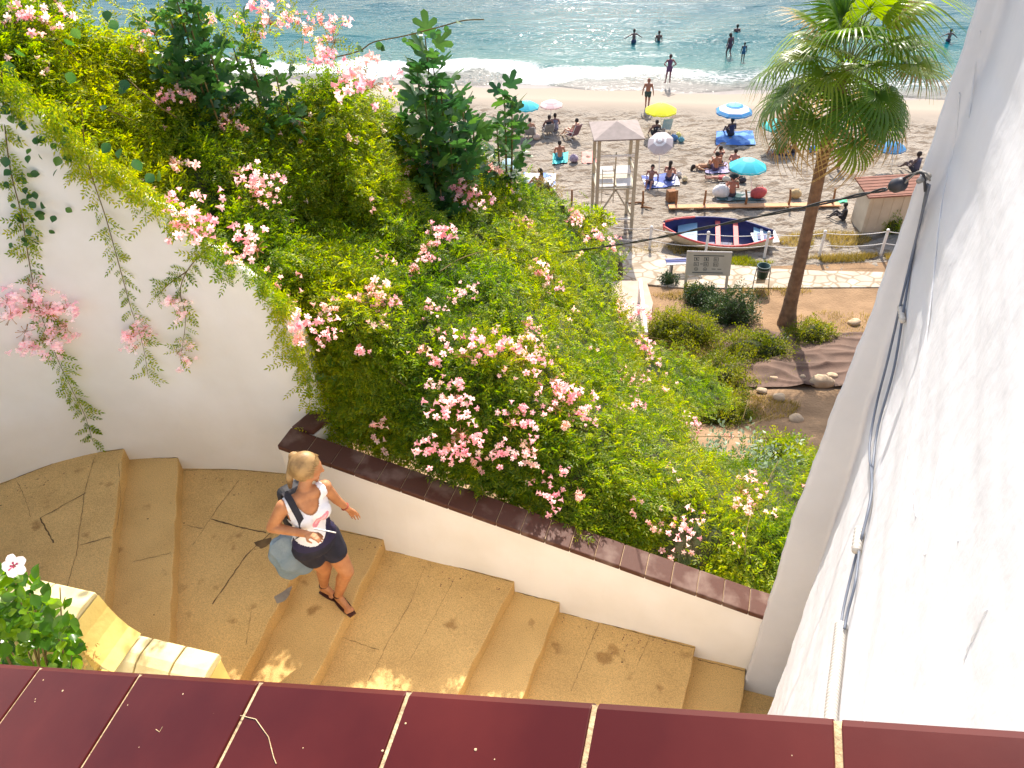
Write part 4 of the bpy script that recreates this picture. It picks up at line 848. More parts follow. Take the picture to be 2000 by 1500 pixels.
for lab,u,v,rx,ry,n_,m_ in (('straggling dry weeds among the garden shrubs',1340,720,2.2,1.6,5200,'drygrass'),('low green weeds around the garden shrubs',1420,700,2.6,1.8,4200,'bushyel'),('dry weeds in front of the rocks near the wall corner',1440,800,1.8,.9,3600,'drygrass'),('thin dry weeds on the dirt right of the palm base',1640,640,2.0,1.2,1500,'drygrass'),('dry weeds along the edge between path and dirt',1420,575,3.2,.35,2200,'drygrass')):
    grass(lab,gr(u,v),rx,ry,n_,m_,.16)
# ---- hibiscus bush in front, lower left
HB=ovate(.082,.060)
hb=empty('hibiscus_bush',aty(40,1260,2.35),'glossy green hibiscus bush at the lower left edge with one white and pink flower','bush')
PP=[]
for i in range(760):
    u=rnd.uniform(-90,150);v=rnd.uniform(1105,1330)
    if u>40 and v<1105+(u-40)*.9: continue
    PP.append(aty(u,v,2.3+rnd.uniform(0,.35)))
PP=np.array(PP);d=rng.normal(0,.6,PP.shape)+[.1,-.3,.1];R_=frames(d,np.array([0,-.4,1.])+rng.normal(0,.45,PP.shape));v,f=scatter(*HB,R_,PP,rng.uniform(.7,1.2,len(PP)))
tag(link('foliage',npmesh('foliage',v,f,M['hibleaf'],True),hb,local=False),kind='stuff')
mb=MB()
for i in range(16):
    b0=at(rnd.uniform(-10,90),1290,11.9);a=np.array([b0[0]*.97,b0[1]-.35,11.1]);b=aty(rnd.uniform(-60,150),rnd.uniform(1130,1280),2.42);mb.tube([a,(a+b)/2+[0,.03,0],b],[.008,.006,.003],5)
mb.build('stems',M['stem'],hb,True)
fc=aty(28,1105,2.2);ax=Vector((.15,-.75,.6)).normalized();x=ax.orthogonal().normalized();y_=ax.cross(x);fl=MB()
for j in range(5):
    a=2*PI*j/5+.3;V=[];n=7
    for i in range(n):
        t=i/(n-1);wdt=.024*math.sin(PI*min(1,t*.8+.08))**.8
        for s in (-1,0,1):
            dr=x*math.cos(a)+y_*math.sin(a);lt=-x*math.sin(a)+y_*math.cos(a);V.append(Vector(fc)+dr*(.006+.048*t)+lt*wdt*s+ax*(.012*t-.016*t*t+(.003 if s else 0)+.002*math.sin(7*t+j)))
    fl.add(V,[(i*3+k,i*3+k+1,(i+1)*3+k+1,(i+1)*3+k) for i in range(n-1) for k in range(2)])
flo=fl.build('flower',M['hibpetal'],hb,True);mb=MB();
for j in range(5):
    a=2*PI*j/5+.3;dr=x*math.cos(a)+y_*math.sin(a);lt=-x*math.sin(a)+y_*math.cos(a);p=Vector(fc)+ax*.0025;mb.add([p,p+dr*.014+lt*.006,p+dr*.020,p+dr*.014-lt*.006],[(0,1,2,3)])
mb.build('flower_eye',M['hibeye'],hb);MB().tube([Vector(fc),Vector(fc)+ax*.02+x*.006,Vector(fc)+ax*.036+x*.014],[.002,.002,.0035],6).build('stamen',M['hibeye'],hb,True)
tw=[aty(rnd.uniform(150,195),rnd.uniform(1255,1300),2.5) for i in range(60)];leaves(tw,(SP,SPF),'calyx',hb,'dry_twigs',.45)
# ---- palm
palm=empty('fan_palm',at(1538,628,.35),'tall fan palm leaning right between the path and the garden, green crown before the sea','palm')
B=at(1538,630,.3);tr=[B-[0,0,.2],aty(1542,600,B[1]),aty(1556,540,B[1]),aty(1570,480,B[1]),aty(1588,400,B[1]),aty(1606,315,B[1]),aty(1628,230,B[1]),aty(1656,128,B[1])]
Q=smooth(tr,8);rr=np.interp(np.linspace(0,1,len(Q)),[0,.06,.14,.3,.6,1],[.38,.32,.245,.205,.185,.16]);rr=rr*(1+.025*np.sin(np.arange(len(Q))*2.7))
MB().tube(Q,rr,18).build('trunk',M['trunk'],palm,True)
CT=np.array(Q[-1])
def fan(seed,R=1.0,droop=.3):
    r=random.Random(seed);V=[];Fc=[];V2=[];F2=[];n=36
    for i in range(n):
        a=-2.25+4.5*i/(n-1)+r.uniform(-.03,.03);L=R*(1-.18*abs(a)/2.25)*r.uniform(.92,1.05);wd=.029
        prev=None;b=len(V);k=7
        tipd=r.uniform(.6,1.4)*droop
        for j in range(k):
            t=j/(k-1);rad=L*t;ww=wd*(.25+1.1*min(t*1.6,1))*(1 if t<.55 else max(.08,(1-t)/.45))
            cx=math.sin(a)*rad;cy=math.cos(a)*rad;cz=-.10*t*t*R-max(0,t-.5)**2*tipd*2.4*R+abs(math.sin(a))*.10*rad
            px,py=math.cos(a),-math.sin(a)
            V+=[(cx-px*ww,cy-py*ww,cz),(cx,cy,cz+.02*(1-t)),(cx+px*ww,cy+py*ww,cz)]
        for j in range(k-1):
            q=b+j*3
            if j>=k-3: F2+=[(q,q+1,q+4,q+3),(q+1,q+2,q+5,q+4)]
            else: Fc+=[(q,q+1,q+4,q+3),(q+1,q+2,q+5,q+4)]
    return V,Fc,F2
fans=[]
for k in range(5):
    V,Fc,F2=fan(k,[1.35,1.45,1.3,1.4,1.35][k],[.35,.7,1.1,.5,.9][k]);pair=[]
    for tipm in ('palmdry','palmleaf'):
        me=npmesh('blade',V,Fc+F2,M['palmleaf']);me.materials.append(M[tipm])
        bm=bmesh.new();bm.from_mesh(me);bm.faces.ensure_lookup_table()
        for q in range(len(Fc),len(Fc)+len(F2)): bm.faces[q].material_index=1
        bmesh.ops.remove_doubles(bm,verts=[v for v in bm.verts if v.co.length<.05],dist=.02);bm.to_mesh(me);bm.free();pair.append(me)
    fans.append(pair)
for i in range(40):
    g_=i/39;el=1.35-2.15*g_**.95+rnd.uniform(-.12,.12);az=i*2.39996+rnd.uniform(-.15,.15)
    dr=np.array([math.cos(az)*math.cos(el),math.sin(az)*math.cos(el),math.sin(el)]);PL_=rnd.uniform(1.15,1.75)*(1.0 if el>-.4 else .95)
    s0=CT+np.array([math.cos(az)*.12,math.sin(az)*.12,.25-.7*g_]);e0=s0+dr*PL_;e0[2]-=.14;m0=s0+dr*PL_*.55
    fr_=empty('frond',(0,0,0),None,None);fr_.parent=palm
    Qs=smooth([s0,m0,e0],4);pe=MB().tube([q-np.array(palm.location) for q in Qs],np.linspace(.022,.014,len(Qs)),5).build('petiole',M['stemgreen'],fr_,True)
    k=(i*7)%3 if g_<.55 else 2+(i%3)
    dd=dr.copy();dd[2]-=.28+.35*g_;dd/=np.linalg.norm(dd);nn_=np.array([0,0,1.])-dd*dd[2];nn_=nn_+rng.normal(0,.12,3)+dr*.3;Rf=frames(dd[None],nn_[None])[0]
    mt=Matrix([[*Rf[0],e0[0]-palm.location[0]],[*Rf[1],e0[1]-palm.location[1]],[*Rf[2],e0[2]-palm.location[2]],[0,0,0,1]])@Matrix.Scale(rnd.uniform(.9,1.12),4)
    bo=link('blade',fans[k][0 if (g_>.74 or i%9==0) else 1],fr_);bo.matrix_local=mt
# ------------------------------------------------------------------ BEACH AND PATH OBJECTS
def gp(u,v,z=.0): return at(u,v,z)
# lifeguard tower
FR=gp(1230,450);TW=1.52;tx0=FR[0]-TW+.05;ty0=FR[1];TZ=4.12
tw=empty('lifeguard_tower',(tx0+TW/2,ty0+TW/2,0),'pale wooden lifeguard tower with white seat boards and a pyramid roof on the sand','tower')
for x,y in ((0,0),(TW,0),(0,TW),(TW,TW)): MB().bar((tx0+x,ty0+y,-.15),(tx0+x,ty0+y,TZ),.13,.13).build('leg',M['towerwood'],tw,bevel=.01)
for z,m in ((.55,'wpaint'),(3.35,'wpaint')):
    MB().bar((tx0+.06,ty0-.002,z),(tx0+TW-.06,ty0-.002,z),.05,.07).build('cross_rail',M[m],tw)
for x in (0,TW): MB().bar((tx0+x,ty0+.07,.55),(tx0+x,ty0+TW-.07,.55),.05,.07).build('cross_rail',M['towerwood'],tw);MB().bar((tx0+x,ty0+.07,2.6),(tx0+x,ty0+TW-.07,2.6),.05,.07).build('cross_rail',M['towerwood'],tw)
MB().box((tx0+TW/2,ty0+TW/2,1.93),(TW+.1,TW+.06,.07)).build('platform',M['towerwood'],tw)
MB().bar((tx0+TW/2,ty0-.01,1.9),(tx0+.08,ty0-.01,.75),.05,.06).build('brace',M['towerwood'],tw);MB().bar((tx0+TW/2,ty0-.01,1.9),(tx0+TW-.08,ty0-.01,.75),.05,.06).build('brace',M['towerwood'],tw)
for a,b in ((.09,.70),(.80,1.43)):
    for z in (2.0,2.40): MB().box((tx0+(a+b)/2,ty0+.25+(z-2)*1.05,z*.9+.30),(b-a,.035,.42),Matrix.Rotation(math.radians(-64),3,'X')).build('seat_board',M['wpaint'],tw,bevel=.006)
MB().bar((tx0+TW/2-.01,ty0+.35,1.96),(tx0+TW/2-.01,ty0+.35,3.35),.05,.05).build('centre_post',M['towerwood'],tw)
for x in (.2,.68): MB().bar((tx0+x,ty0+.0,1.3),(tx0+x,ty0+.12,2.75),.03,.03).build('ladder_rail',M['towerwood'],tw)
for z in (2.15,2.42,2.69): MB().bar((tx0+.2,ty0+.08,z),(tx0+.68,ty0+.08,z),.025,.025).build('rung',M['towerwood'],tw)
cx,cy=tx0+TW/2,ty0+TW/2;r_=1.0;V=[(cx-r_,cy-r_,TZ),(cx+r_,cy-r_,TZ),(cx+r_,cy+r_,TZ),(cx-r_,cy+r_,TZ),(cx,cy,TZ+.36)]
mb=MB();mb.add(V,[(0,1,4),(1,2,4),(2,3,4),(3,0,4)]);mb.add([(x,y,z-.05) for x,y,z in V[:4]]+V[:4],[(3,2,1,0),(0,1,5,4),(1,2,6,5),(2,3,7,6),(3,0,4,7)]);mb.build('roof',M['towerroof'],tw)
# wooden rowing boat
def lerp(a,b,t): return a+(b-a)*t
bw=np.array(aty(1298,436,28.6));bs_=gp(1515,462,.55);bA=np.array([bw[0],28.55]);bB=np.array([bs_[0]-.02,27.75]);Lb=np.linalg.norm(bB-bA)
boat=empty('rowing_boat',((bA[0]+bB[0])/2,(bA[1]+bB[1])/2,.0),'old wooden rowing boat with coral red rim and navy inside beside the path','boat')
boat.rotation_euler=(math.radians(13),0,math.atan2(bB[1]-bA[1],bB[0]-bA[0]))
def half(t): return .86*(math.sin(PI*min(1,(t*.93+.02)))**.62)*(1 if t<.75 else 1-(t-.75)*.9)
def sheer(t): return .52+.30*(1-t)**3+.05*t**2
n=26;sec=9
def hullpts(off=0,dz=0):
    V=[]
    for i in range(n):
        t=i/(n-1);w_=max(.012,half(t)-off) ;zt=sheer(t);kz=.02+.45*max(0,1-t*7)**1.5+dz
        for j in range(-sec,sec+1):
            s=j/sec;V.append((-Lb/2+Lb*t,w_*math.copysign(abs(math.sin(s*PI/2))**.8,s),lerp(kz,zt,abs(s)**2.2)))
    return V
ns=2*sec+1
hf=[(i*ns+j,i*ns+j+1,(i+1)*ns+j+1,(i+1)*ns+j) for i in range(n-1) for j in range(ns-1)]
MB().add(hullpts(),hf+[tuple((n-1)*ns+j for j in range(ns))]).build('hull',M['cream'],boat,True,world=False)
MB().add(hullpts(.03,.05),hf+[tuple((n-1)*ns+j for j in range(ns))]).build('hull_inside',M['navy'],boat,True,world=False)
for sd_ in (-1,1): MB().tube([(-Lb/2+Lb*i/(n-1)-(.05 if i==0 else 0),sd_*max(.0,half(i/(n-1))-.01),sheer(i/(n-1))+.01) for i in range(n)],.042,8).build('gunwale',M['red'] if sd_<0 else M['navy'],boat,True,world=False)
MB().tube([(-Lb/2+Lb*t,half(t)-.01,sheer(t)+.03) for t in (.0,.08,.16,.28)],.045,8).build('gunwale',M['red'],boat,True,world=False)
MB().tube([(-Lb/2-.05,0,.85),(-Lb/2,0,.5),(-Lb/2+.28,0,.14)],[.05,.045,.03],8).build('stem_post',M['red'],boat,True,world=False)
for t in (.50,.665): MB().box((-Lb/2+Lb*t,0,.44),(.20,half(t)*2-.10,.04)).build('thwart',M['red'],boat,bevel=.008,world=False)
def deck(t0,t1,z,nm):
    P=[(-Lb/2+Lb*t,s*(half(t)-.05),z) for s,ts in ((-1,np.linspace(t0,t1,6)),(1,np.linspace(t1,t0,6))) for t in ts];MB().prism([(p[0],p[1]) for p in P],z-.03,z).build(nm,M['lblue'],boat,world=False)
deck(.13,.31,.40,'bow_deck');deck(.83,.985,.46,'stern_deck');MB().box((-Lb/2+Lb*.90,-.05,.475),(.34,.36,.03)).build('stern_hatch',M['navy'],boat,world=False)
MB().box((-Lb/2+Lb*.90,.0,.49),(.10,.8,.02)).build('rope_coil',M['wpaint'],boat,world=False)
for i in range(6): mb=MB();mb.ball((-Lb/2+Lb*rnd.uniform(.5,.74),-.45+rnd.uniform(-.1,.1),.20),rnd.uniform(.06,.12),9,6,(1.3,1,.5));mb.build('crumpled_cloth',M['lblue'],boat,True,world=False)
c=gp(1494,464,.35);R=Matrix.Rotation(.12,3,'Z')@Matrix.Rotation(.35,3,'X')
tag(MB().box(c,(1.05,.62,.03),R).build('white_board',M['wpaint'],bevel=.004),'blank white board leaning against the stern of the rowing boat','board')
# sign board
sb=empty('sign_board',at(1372,575,0),'beige information board on two posts with small black pictograms','sign')
sA=aty(1343,492,24.9);sB=aty(1430,494,24.9);sC=aty(1337,537,24.55);ux=(sB-sA);Wd=np.linalg.norm(ux);ux/=Wd;uy=(sC-sA);uy-=ux*(uy@ux);Hh=np.linalg.norm(uy);uy/=Hh;un=np.cross(uy,ux);un/=np.linalg.norm(un)
if un[1]>0: un=-un
def sp(a,b,d=0): return sA+ux*a*Wd+uy*b*Hh+un*d
def panel(a0,b0,a1,b1,d0,d1,name,m,parent):
    q=[sp(a0,b0,d) for d in (d0,)]+[];V=[sp(a0,b0,d0),sp(a1,b0,d0),sp(a1,b1,d0),sp(a0,b1,d0),sp(a0,b0,d1),sp(a1,b0,d1),sp(a1,b1,d1),sp(a0,b1,d1)]
    return MB().add(V,[(0,1,2,3),(7,6,5,4),(0,4,5,1),(1,5,6,2),(2,6,7,3),(3,7,4,0)]).build(name,M[m],parent)
panel(0,0,1,1,-.03,.0,'board',"beigeboard",sb);panel(-.005,-.05,1.005,0,-.05,.02,'top_rail','wpaint',sb);panel(.07,.09,.86,.93,.004,.008,'panel','beigeboard',sb)
for a in (.0,.93):
    p=sp(a+.03,.9,-.06);q=p+uy*1.1;zz_=p[2];q=np.array([p[0]-.02,p[1]-.15,0.0]);MB().bar(p-uy*.8+un*-.02,q,.10,.07).build('post',M['beigeboard'],sb)
for b0,b1 in ((.12,.165),(.86,.90)): panel(.14,b0,.83,b1,.009,.011,'ink_bar','ink',sb)
def frame_(a,b,wa,hb,name='pictogram'):
    t=.012;mb=MB()
    for (x0,y0,x1,y1) in ((a,b,a+wa,b+t*1.6),(a,b+hb-t*1.6,a+wa,b+hb),(a,b,a+t,b+hb),(a+wa-t,b,a+wa,b+hb)):
        mb.add([sp(x0,y0,.012),sp(x1,y0,.012),sp(x1,y1,.012),sp(x0,y1,.012)],[(0,1,2,3)])
    cx_,cy_=a+wa/2,b+hb/2;k=(a*37+b*11)%1
    if k<.5: mb.add([sp(cx_-.025,cy_-.05,.012),sp(cx_+.01,cy_-.05,.012),sp(cx_+.025,cy_+.05,.012),sp(cx_-.01,cy_+.05,.012)],[(0,1,2,3)])
    else:
        for q in (-.022,.012): mb.add([sp(cx_+q-.008,cy_-.04,.012),sp(cx_+q+.008,cy_-.04,.012),sp(cx_+q+.008,cy_+.05,.012),sp(cx_+q-.008,cy_+.05,.012)],[(0,1,2,3)])
    mb.build(name,M['ink'],sb)
for i,a in enumerate((.16,.38,.60)):
    frame_(a,.21,.11,.17);frame_(a,.43,.11,.17)
for a in (.20,.40):
    mb=MB();P=[]
    for k in range(16):
        an=2*PI*k/16;P+=[sp(a+.045*math.cos(an)+.02,.73+.075*math.sin(an),.012),sp(a+.034*math.cos(an)+.02,.73+.057*math.sin(an),.012)]
    mb.add(P,[(2*k,2*k+1,(2*k+3)%32,(2*k+2)%32) for k in range(16)]);mb.add([sp(a,.75,.012),sp(a+.04,.75,.012),sp(a+.03,.71,.012),sp(a+.015,.70,.012)],[(0,1,2,3)]);mb.build('pictogram',M['ink'],sb)
for a in (.57,.70): panel(a,.70,a+.09,.73,.011,.013,'pictogram','ink',sb)
panel(.30,.49,.36,.52,.011,.013,'pictogram','ink',sb)
# litter bin
bb=gp(1484,560,.1);bt=aty(1486,528,bb[1]);bn_=empty('litter_bin',bb,'dark green litter bin hung in a grey tube stand beside the paved path','bin')
hb2=bt[2]-.1;w_=.26;MB().lathe([(.02,hb2-.28),(.19,hb2-.28),(.235,hb2+.16),(.25,hb2+.17),(.25,hb2+.20),(.215,hb2+.20),(.20,hb2-.2),(.01,hb2-.2)],(bb[0],bb[1],.1),20).build('bucket',M['bingreen'],bn_,True)
MB().lathe([(.252,hb2+.05),(.262,hb2+.06),(.262,hb2+.09),(.252,hb2+.10)],(bb[0],bb[1],.1),20).build('ring',M['steel'],bn_,True)
for s in (-1,1): MB().tube([(bb[0]+s*w_,bb[1]-.02,.09+hb2+.1),(bb[0]+s*(w_+.02),bb[1]-.02,.5),(bb[0]+s*(w_+.05),bb[1]-.1,.0)],.018,7).build('stand_leg',M['steel'],bn_,True)
MB().bar((bb[0]-w_-.02,bb[1]-.03,.42),(bb[0]+w_+.02,bb[1]-.03,.42),.02,.02).build('stand_rail',M['steel'],bn_)
MB().box((bb[0],bb[1]+.02,.1+hb2-.42),(.34,.02,.32)).build('back_plate',M['beigeboard'],bn_)
# blue bench behind the sign
ba=gp(1299,532,.1);bc_=gp(1372,536,.1);be=empty('park_bench',(ba[0],ba[1],.1),'blue slatted bench half hidden behind the information board','bench')
for k in range(3): MB().box(((ba[0]+bc_[0])/2+.0,ba[1]+.15*k-.05,.53),(bc_[0]-ba[0],.11,.035)).build('seat_slat',cm('bench_blue',(.03,.05,.20)) if k%2 else M['navy'],be,bevel=.006)
MB().box(((ba[0]+bc_[0])/2,ba[1]-.13,.52),(bc_[0]-ba[0],.05,.05)).build('front_rail',M['wpaint'],be)
for x in (ba[0]+.22,bc_[0]-.25): MB().bar((x,ba[1],.0),(x,ba[1],.5),.08,.26).build('leg',M['steel'],be)
# rope fence along the path
RP=[]
for i,((u,v,tu,tv),lab) in enumerate(zip([(1269,482,1272,442),(1378,495,1381,453),(1493,499,1498,453),(1600,500,1606,451),(1720,497,1733,448)],['faded white rope fence post, the leftmost by the lifeguard tower','white rope fence post rising behind the information board','white rope fence post in front of the white board at the stern','white rope fence post just right of the palm trunk','white rope fence post nearest the beach hut'])):
    b=gp(u,v,.05);t=aty(tu,tv,b[1]);p=empty('fence_post',b,lab,'post','white posts of the rope fence')
    MB().lathe([(.055,-.05),(.055,t[2]-.12),(.05,t[2]-.10)],(b[0],b[1],0),12).build('shaft',M['wpaint'],p,True)
    MB().ball((b[0],b[1],t[2]-.04),.068,12,8,(1,1,1)).build('cap',M['wpaint'],p,True);RP.append((b,t[2]))
def rope(a,b,za,zb,lab,sag=.10):
    P=[(lerp(a[0],b[0],t),lerp(a[1],b[1],t),lerp(za,zb,t)-sag*4*t*(1-t)) for t in np.linspace(0,1,12)]
    tag(MB().tube(P,.014,6).build('rope',M['wpaint'],None,True),lab,'rope','ropes of the rope fence')
RP=[((gp(1170,478,.05)),1.1)]+RP+[(gp(1835,497,.05),1.15)]
wh=['between the hidden post by the vine and the leftmost post','between the leftmost post and the sign board','between the sign board and the boat stern','between the boat stern and the palm','between the palm and the hut','to the right of the last post by the house wall']
for i in range(6):
    for hgt,nm in ((-.10,'upper'),(-.62,'lower')): rope(RP[i][0],RP[i+1][0],RP[i][1]+hgt,RP[i+1][1]+hgt,f'{nm} white rope {wh[i]}')
# dark stakes, plank and block on the sand
sl_=['thin dark stake at the edge of the vine, leftmost of the beach stakes','dark stake just right of the lifeguard tower','dark stake at the left end of the orange plank beside the wooden block','dark stake behind the middle of the boat','dark stake in front of the red bag and the sunbather','dark stake left of the palm trunk','dark stake right of the palm trunk near the hut']
for (u,v,tu,tv),lab in zip([(1116,398,1117,371),(1254,404,1256,373),(1319,404,1323,372),(1374,404,1379,372),(1455,404,1457,371),(1539,404,1544,370),(1624,402,1632,368)],sl_):
    b=gp(u,v);t=aty(tu,tv,b[1]);tag(MB().tube([(b[0],b[1],-.1),(b[0]+.02,b[1],t[2]*.5),(t[0],t[1],t[2])],[.055,.05,.045],7).build('wooden_stake',M['wood'],None,True),lab,'stake','dark wooden stakes in the sand')
a=gp(1306,404,.1);b=gp(1640,399,.1);tag(MB().bar((a[0],a[1],.10),(b[0],b[1],.10),.34,.06).build('timber_plank',M['plank'],bevel=.01),'long orange timber plank lying on the sand behind the boat','plank')
b=gp(1310,392,.0);tag(MB().box((b[0],b[1],.26),(.42,.34,.52),Matrix.Rotation(.25,3,'Z'),.95).build('wooden_block',M['wood'],bevel=.03),'brown wooden block standing beside the left end of the plank','block')
for (u,v,l,an,lab) in [(1240,398,.9,.1,'grey driftwood stick on the sand right of the tower'),(1262,407,.5,-.3,'short driftwood piece beside the stake right of the tower')]:
    p=gp(u,v);d_=np.array([math.cos(an),math.sin(an),0])*l/2;tag(MB().tube([p-d_+[0,0,.04],p+[0,.03,.05],p+d_+[0,0,.04]],[.03,.04,.025],7).build('driftwood',M['wood'],None,True),lab,'driftwood','driftwood pieces by the tower')
# beach hut
hb_=gp(1681,455);ht=empty('beach_hut',hb_,'small cream beach hut with a sloping brick red roof behind the rope fence','hut')
P0=gp(1681,456)[:2];P1=gp(1661,430)[:2];ex_=np.array([math.cos(.05),math.sin(.05)]);P3_=P0+ex_*2.3;P2=P1+ex_*2.3
zt=aty(1699,380,P0[1])[2];zb_=zt+.15
MB().prism([(*P0,zt-.06),(*P3_,zt-.06),(*P2,zb_-.02),(*P1,zb_-.02)],-.1,0).build('wall',M['hut'],ht)
for k in range(5): 
    q=P0+ex_*(.18+.42*k);MB().bar((q[0],q[1]-.012,0),(q[0],q[1]-.012,zt-.1),.05,.02).build('wall_batten',M['hut'],ht)
A_=aty(1668,333,P1[1]-.0);r0=np.array([P0[0]-.22,P0[1]-.25]);r1=np.array([P1[0]-.25,P1[1]+.15]);r2=r1+ex_*2.8;r3=r0+ex_*2.8;rm0=(r0+r1)/2;
rid=zt+.42
V=[(*r0,zt),(*r3,zt),(*r2,zb_),(*r1,zb_)];
MB().add(V+[(x,y,z-.06) for x,y,z in V],[(0,1,2,3),(7,6,5,4),(0,4,5,1),(1,5,6,2),(2,6,7,3),(3,7,4,0)]).build('roof',M['roofred'],ht)
for k in range(7):
    t=k/7+.07;p=r0+(r1-r0)*t;q=r3+(r2-r3)*t;MB().bar((*p,lerp(zt,zb_,t)+.008),(*q,lerp(zt,zb_,t)+.008),.02,.016).build('roof_batten',M['roofred'],ht)
# white handrail by the ramp
a=aty(1250,548,23.6);b=aty(1262,652,20.9);hr=empty('handrail',gp(1262,652,.4),'white painted handrail sloping down beside the pinkish ramp','handrail')
MB().bar(a,b,.11,.16).build('top_rail',M['wpaint'],hr,bevel=.01)
for t in (.06,.94): p=a+(b-a)*t;MB().bar((p[0],p[1],float(hill(p[0],p[1]))-.1),(p[0],p[1],p[2]-.06),.09,.09).build('post',M['wpaint'],hr)
c=gp(1197,540,.1);st_=empty('tree_stump',c,'dark rough stump where the vine meets the paved path','stump');MB().lathe([(.36,-.1),(.40,.3),(.33,.75),(.24,1.0),(.05,1.05)],(c[0],c[1],0),13).build('bark',mat('dark_bark',(.05,.04,.035),.9,(.09,.07,.06),9,1,18),st_,True)
# brown ground cloth and rocks
gx=np.linspace(1400,1720,110);gy2=np.linspace(652,758,80);GX,GY=np.meshgrid(gx,gy2);PP=[]
for u,v in zip((GX+ (GY-650)*-.15).ravel(),GY.ravel()): PP.append(gr(u,v))
PP=np.array(PP);s_=PP@np.array([.35,1,0]);PP[:,2]+=.05+.13*(1-np.clip(np.abs(nz(PP*np.array([.35,1.1,0]),.42)),0,.5)*2)**2+.07*(1-np.clip(np.abs(nz(PP*np.array([.5,1.3,0])+7,.8)),0,.5)*2)**2
tag(link('ground_cloth',npmesh('ground_cloth',PP,gridfaces(*GX.shape),M['netting'],True)),'wrinkled brown ground cloth spread on the garden bed below the palm','cloth')
rl=['large pale rock at the lower edge of the ground cloth by the house wall','small pale stone lying on the ground cloth edge','pale stone beside the tall dry weeds','dark round rock on the dirt near the house wall','small white stone halfway along the cloth edge','pale stone behind the large pale rock','flat stone in the shade below the cloth','tiny stone near the palm shade line','brown stone in the shade at the wall corner']
for (u,v,s),lab in zip([(1605,752,.34),(1510,742,.14),(1487,766,.15),(1667,634,.22),(1567,738,.11),(1625,737,.16),(1520,780,.2),(1590,722,.10),(1555,822,.2)],rl):
    p=gr(u,v);mb=MB();mb.ball((0,0,0),1,18,12);V_=np.array(mb.v);V_*=(1+.24*nz(V_+p,.38)+.06*nz(V_+p,1.2))[:,None]*np.array([1.25,1,.62])*s*.85;mb.v=[tuple(q+np.array(p)+[0,0,s*.4]) for q in V_]
    tag(mb.build('rock',M['rock'],None,True),lab,'rock','rocks in the garden bed')
# ---- overhead cable, clamp and grey wall cable
Ac=aty(1797,348,3.16);Bc=np.array(aty(1050,499,9.3))
def oncable(u,v):
    d=ray(u,v);dx,dy=(Bc-Ac)[:2];n_=np.array([-dy,dx]);t=(n_@Ac[:2])/(n_@d[:2]);return np.array([0,0,H])+t*d
cb=empty('overhead_cable',Ac,'black twisted overhead cable with a black clamp running from house wall to vine','cable')
P=smooth([oncable(u,v) for u,v in [(1732,369),(1600,398),(1400,440),(1250,471),(1130,489),(1050,499)]],14);P=np.array(P)
for ph in (0,PI):
    Q=[p+.006*np.array([0,math.cos(i*.55+ph),math.sin(i*.55+ph)]) for i,p in enumerate(P)];MB().tube(Q,.0052,6).build('strand',M['cable'],cb,True)
c0,c1=oncable(1738,366),oncable(1768,357);MB().tube([c0,c0+(c1-c0)*.12,c0+(c1-c0)*.35,c0+(c1-c0)*.8,c1],[.01,.022,.034,.032,.018],12).build('clamp_body',M['dark'],cb,True)
MB().tube(smooth([c1,oncable(1775,350)+[0,0,.0],oncable(1790,338)+[0,-.01,.01],Ac+[.01,-.02,.03],Ac+[.03,-.03,.0]]),.005,6).build('clamp_strap',M['steel'],cb,True)
MB().tube(smooth([oncable(1745,368),oncable(1765,349),oncable(1785,340),oncable(1803,340),Ac+[.025,-.03,-.05]]),.0065,6).build('cable_loop',M['cable'],cb,True)
MB().tube([Ac+[-.02,-.03,0],Ac+[.02,0,.0],Ac+[.045,.02,0]],[.012,.016,.016],8).build('wall_hook',M['steel'],cb,True)
W1D=np.array([.45,.893]);E1c=np.array([1.862,3.3])+DW*.2;nW=np.array([-W1D[1],W1D[0]])
def onW1(u,v,off=.012):
    r=ray(u,v);h=BV.ray_cast(Vector((0,0,H)),Vector(r).normalized())
    n_=h[1] if h[1].dot(Vector(r))<0 else -h[1]
    return np.array(h[0]+n_*off)
gc=empty('wall_cable',onW1(1690,1060),'grey twin cable clipped down the sunlit wall, passing through white conduit pieces','cable')
k1=[(1803,352),(1800,420),(1783,500),(1772,600),(1752,720),(1722,830),(1712,900),(1706,980),(1688,1058)]
k2=[(1808,352),(1798,430),(1790,500),(1768,600),(1745,700),(1720,800),(1708,880),(1714,960),(1694,1058)]
def wc(pts,off,first=None):
    Q=[onW1(u,v,off) for u,v in pts]
    if first is not None: Q[0]=first
    return smooth(Q,6)
MB().tube(wc(k1,.014,Ac+[.03,-.02,-.02]),.006,7).build('cable',M['cablegrey'],gc,True);MB().tube(wc(k2,.024,Ac+[.035,-.03,-.02]),.006,7).build('cable',M['cablegrey'],gc,True)
for pts in ([(1683,1080),(1668,1140),(1655,1200),(1652,1232)],[(1687,1080),(1680,1140),(1665,1200),(1659,1232)]): MB().tube(wc(pts,.018),.0055,7).build('cable',M['cablegrey'],gc,True)
def conduit(pts,r,n):
    Q=smooth([onW1(u,v,r+.004) for u,v in pts],20);Q=np.array(Q);L=np.concatenate([[0],np.cumsum(np.linalg.norm(np.diff(Q,axis=0),axis=1))]);T_=np.linspace(0,L[-1],n*4);QQ=[np.array([np.interp(t,L,Q[:,j]) for j in range(3)]) for t in T_]
    MB().tube(QQ,[r*(1+.13*math.cos(i*PI/2)) for i in range(len(QQ))],14).build('conduit',M['conduit'],gc,True)
conduit([(1767,600),(1771,628)],.014,5);conduit([(1690,1038),(1684,1080)],.019,6);conduit([(1656,1226),(1649,1300),(1640,1385),(1636,1450)],.021,34)
wall_o=bpy.data.objects['house_wall']
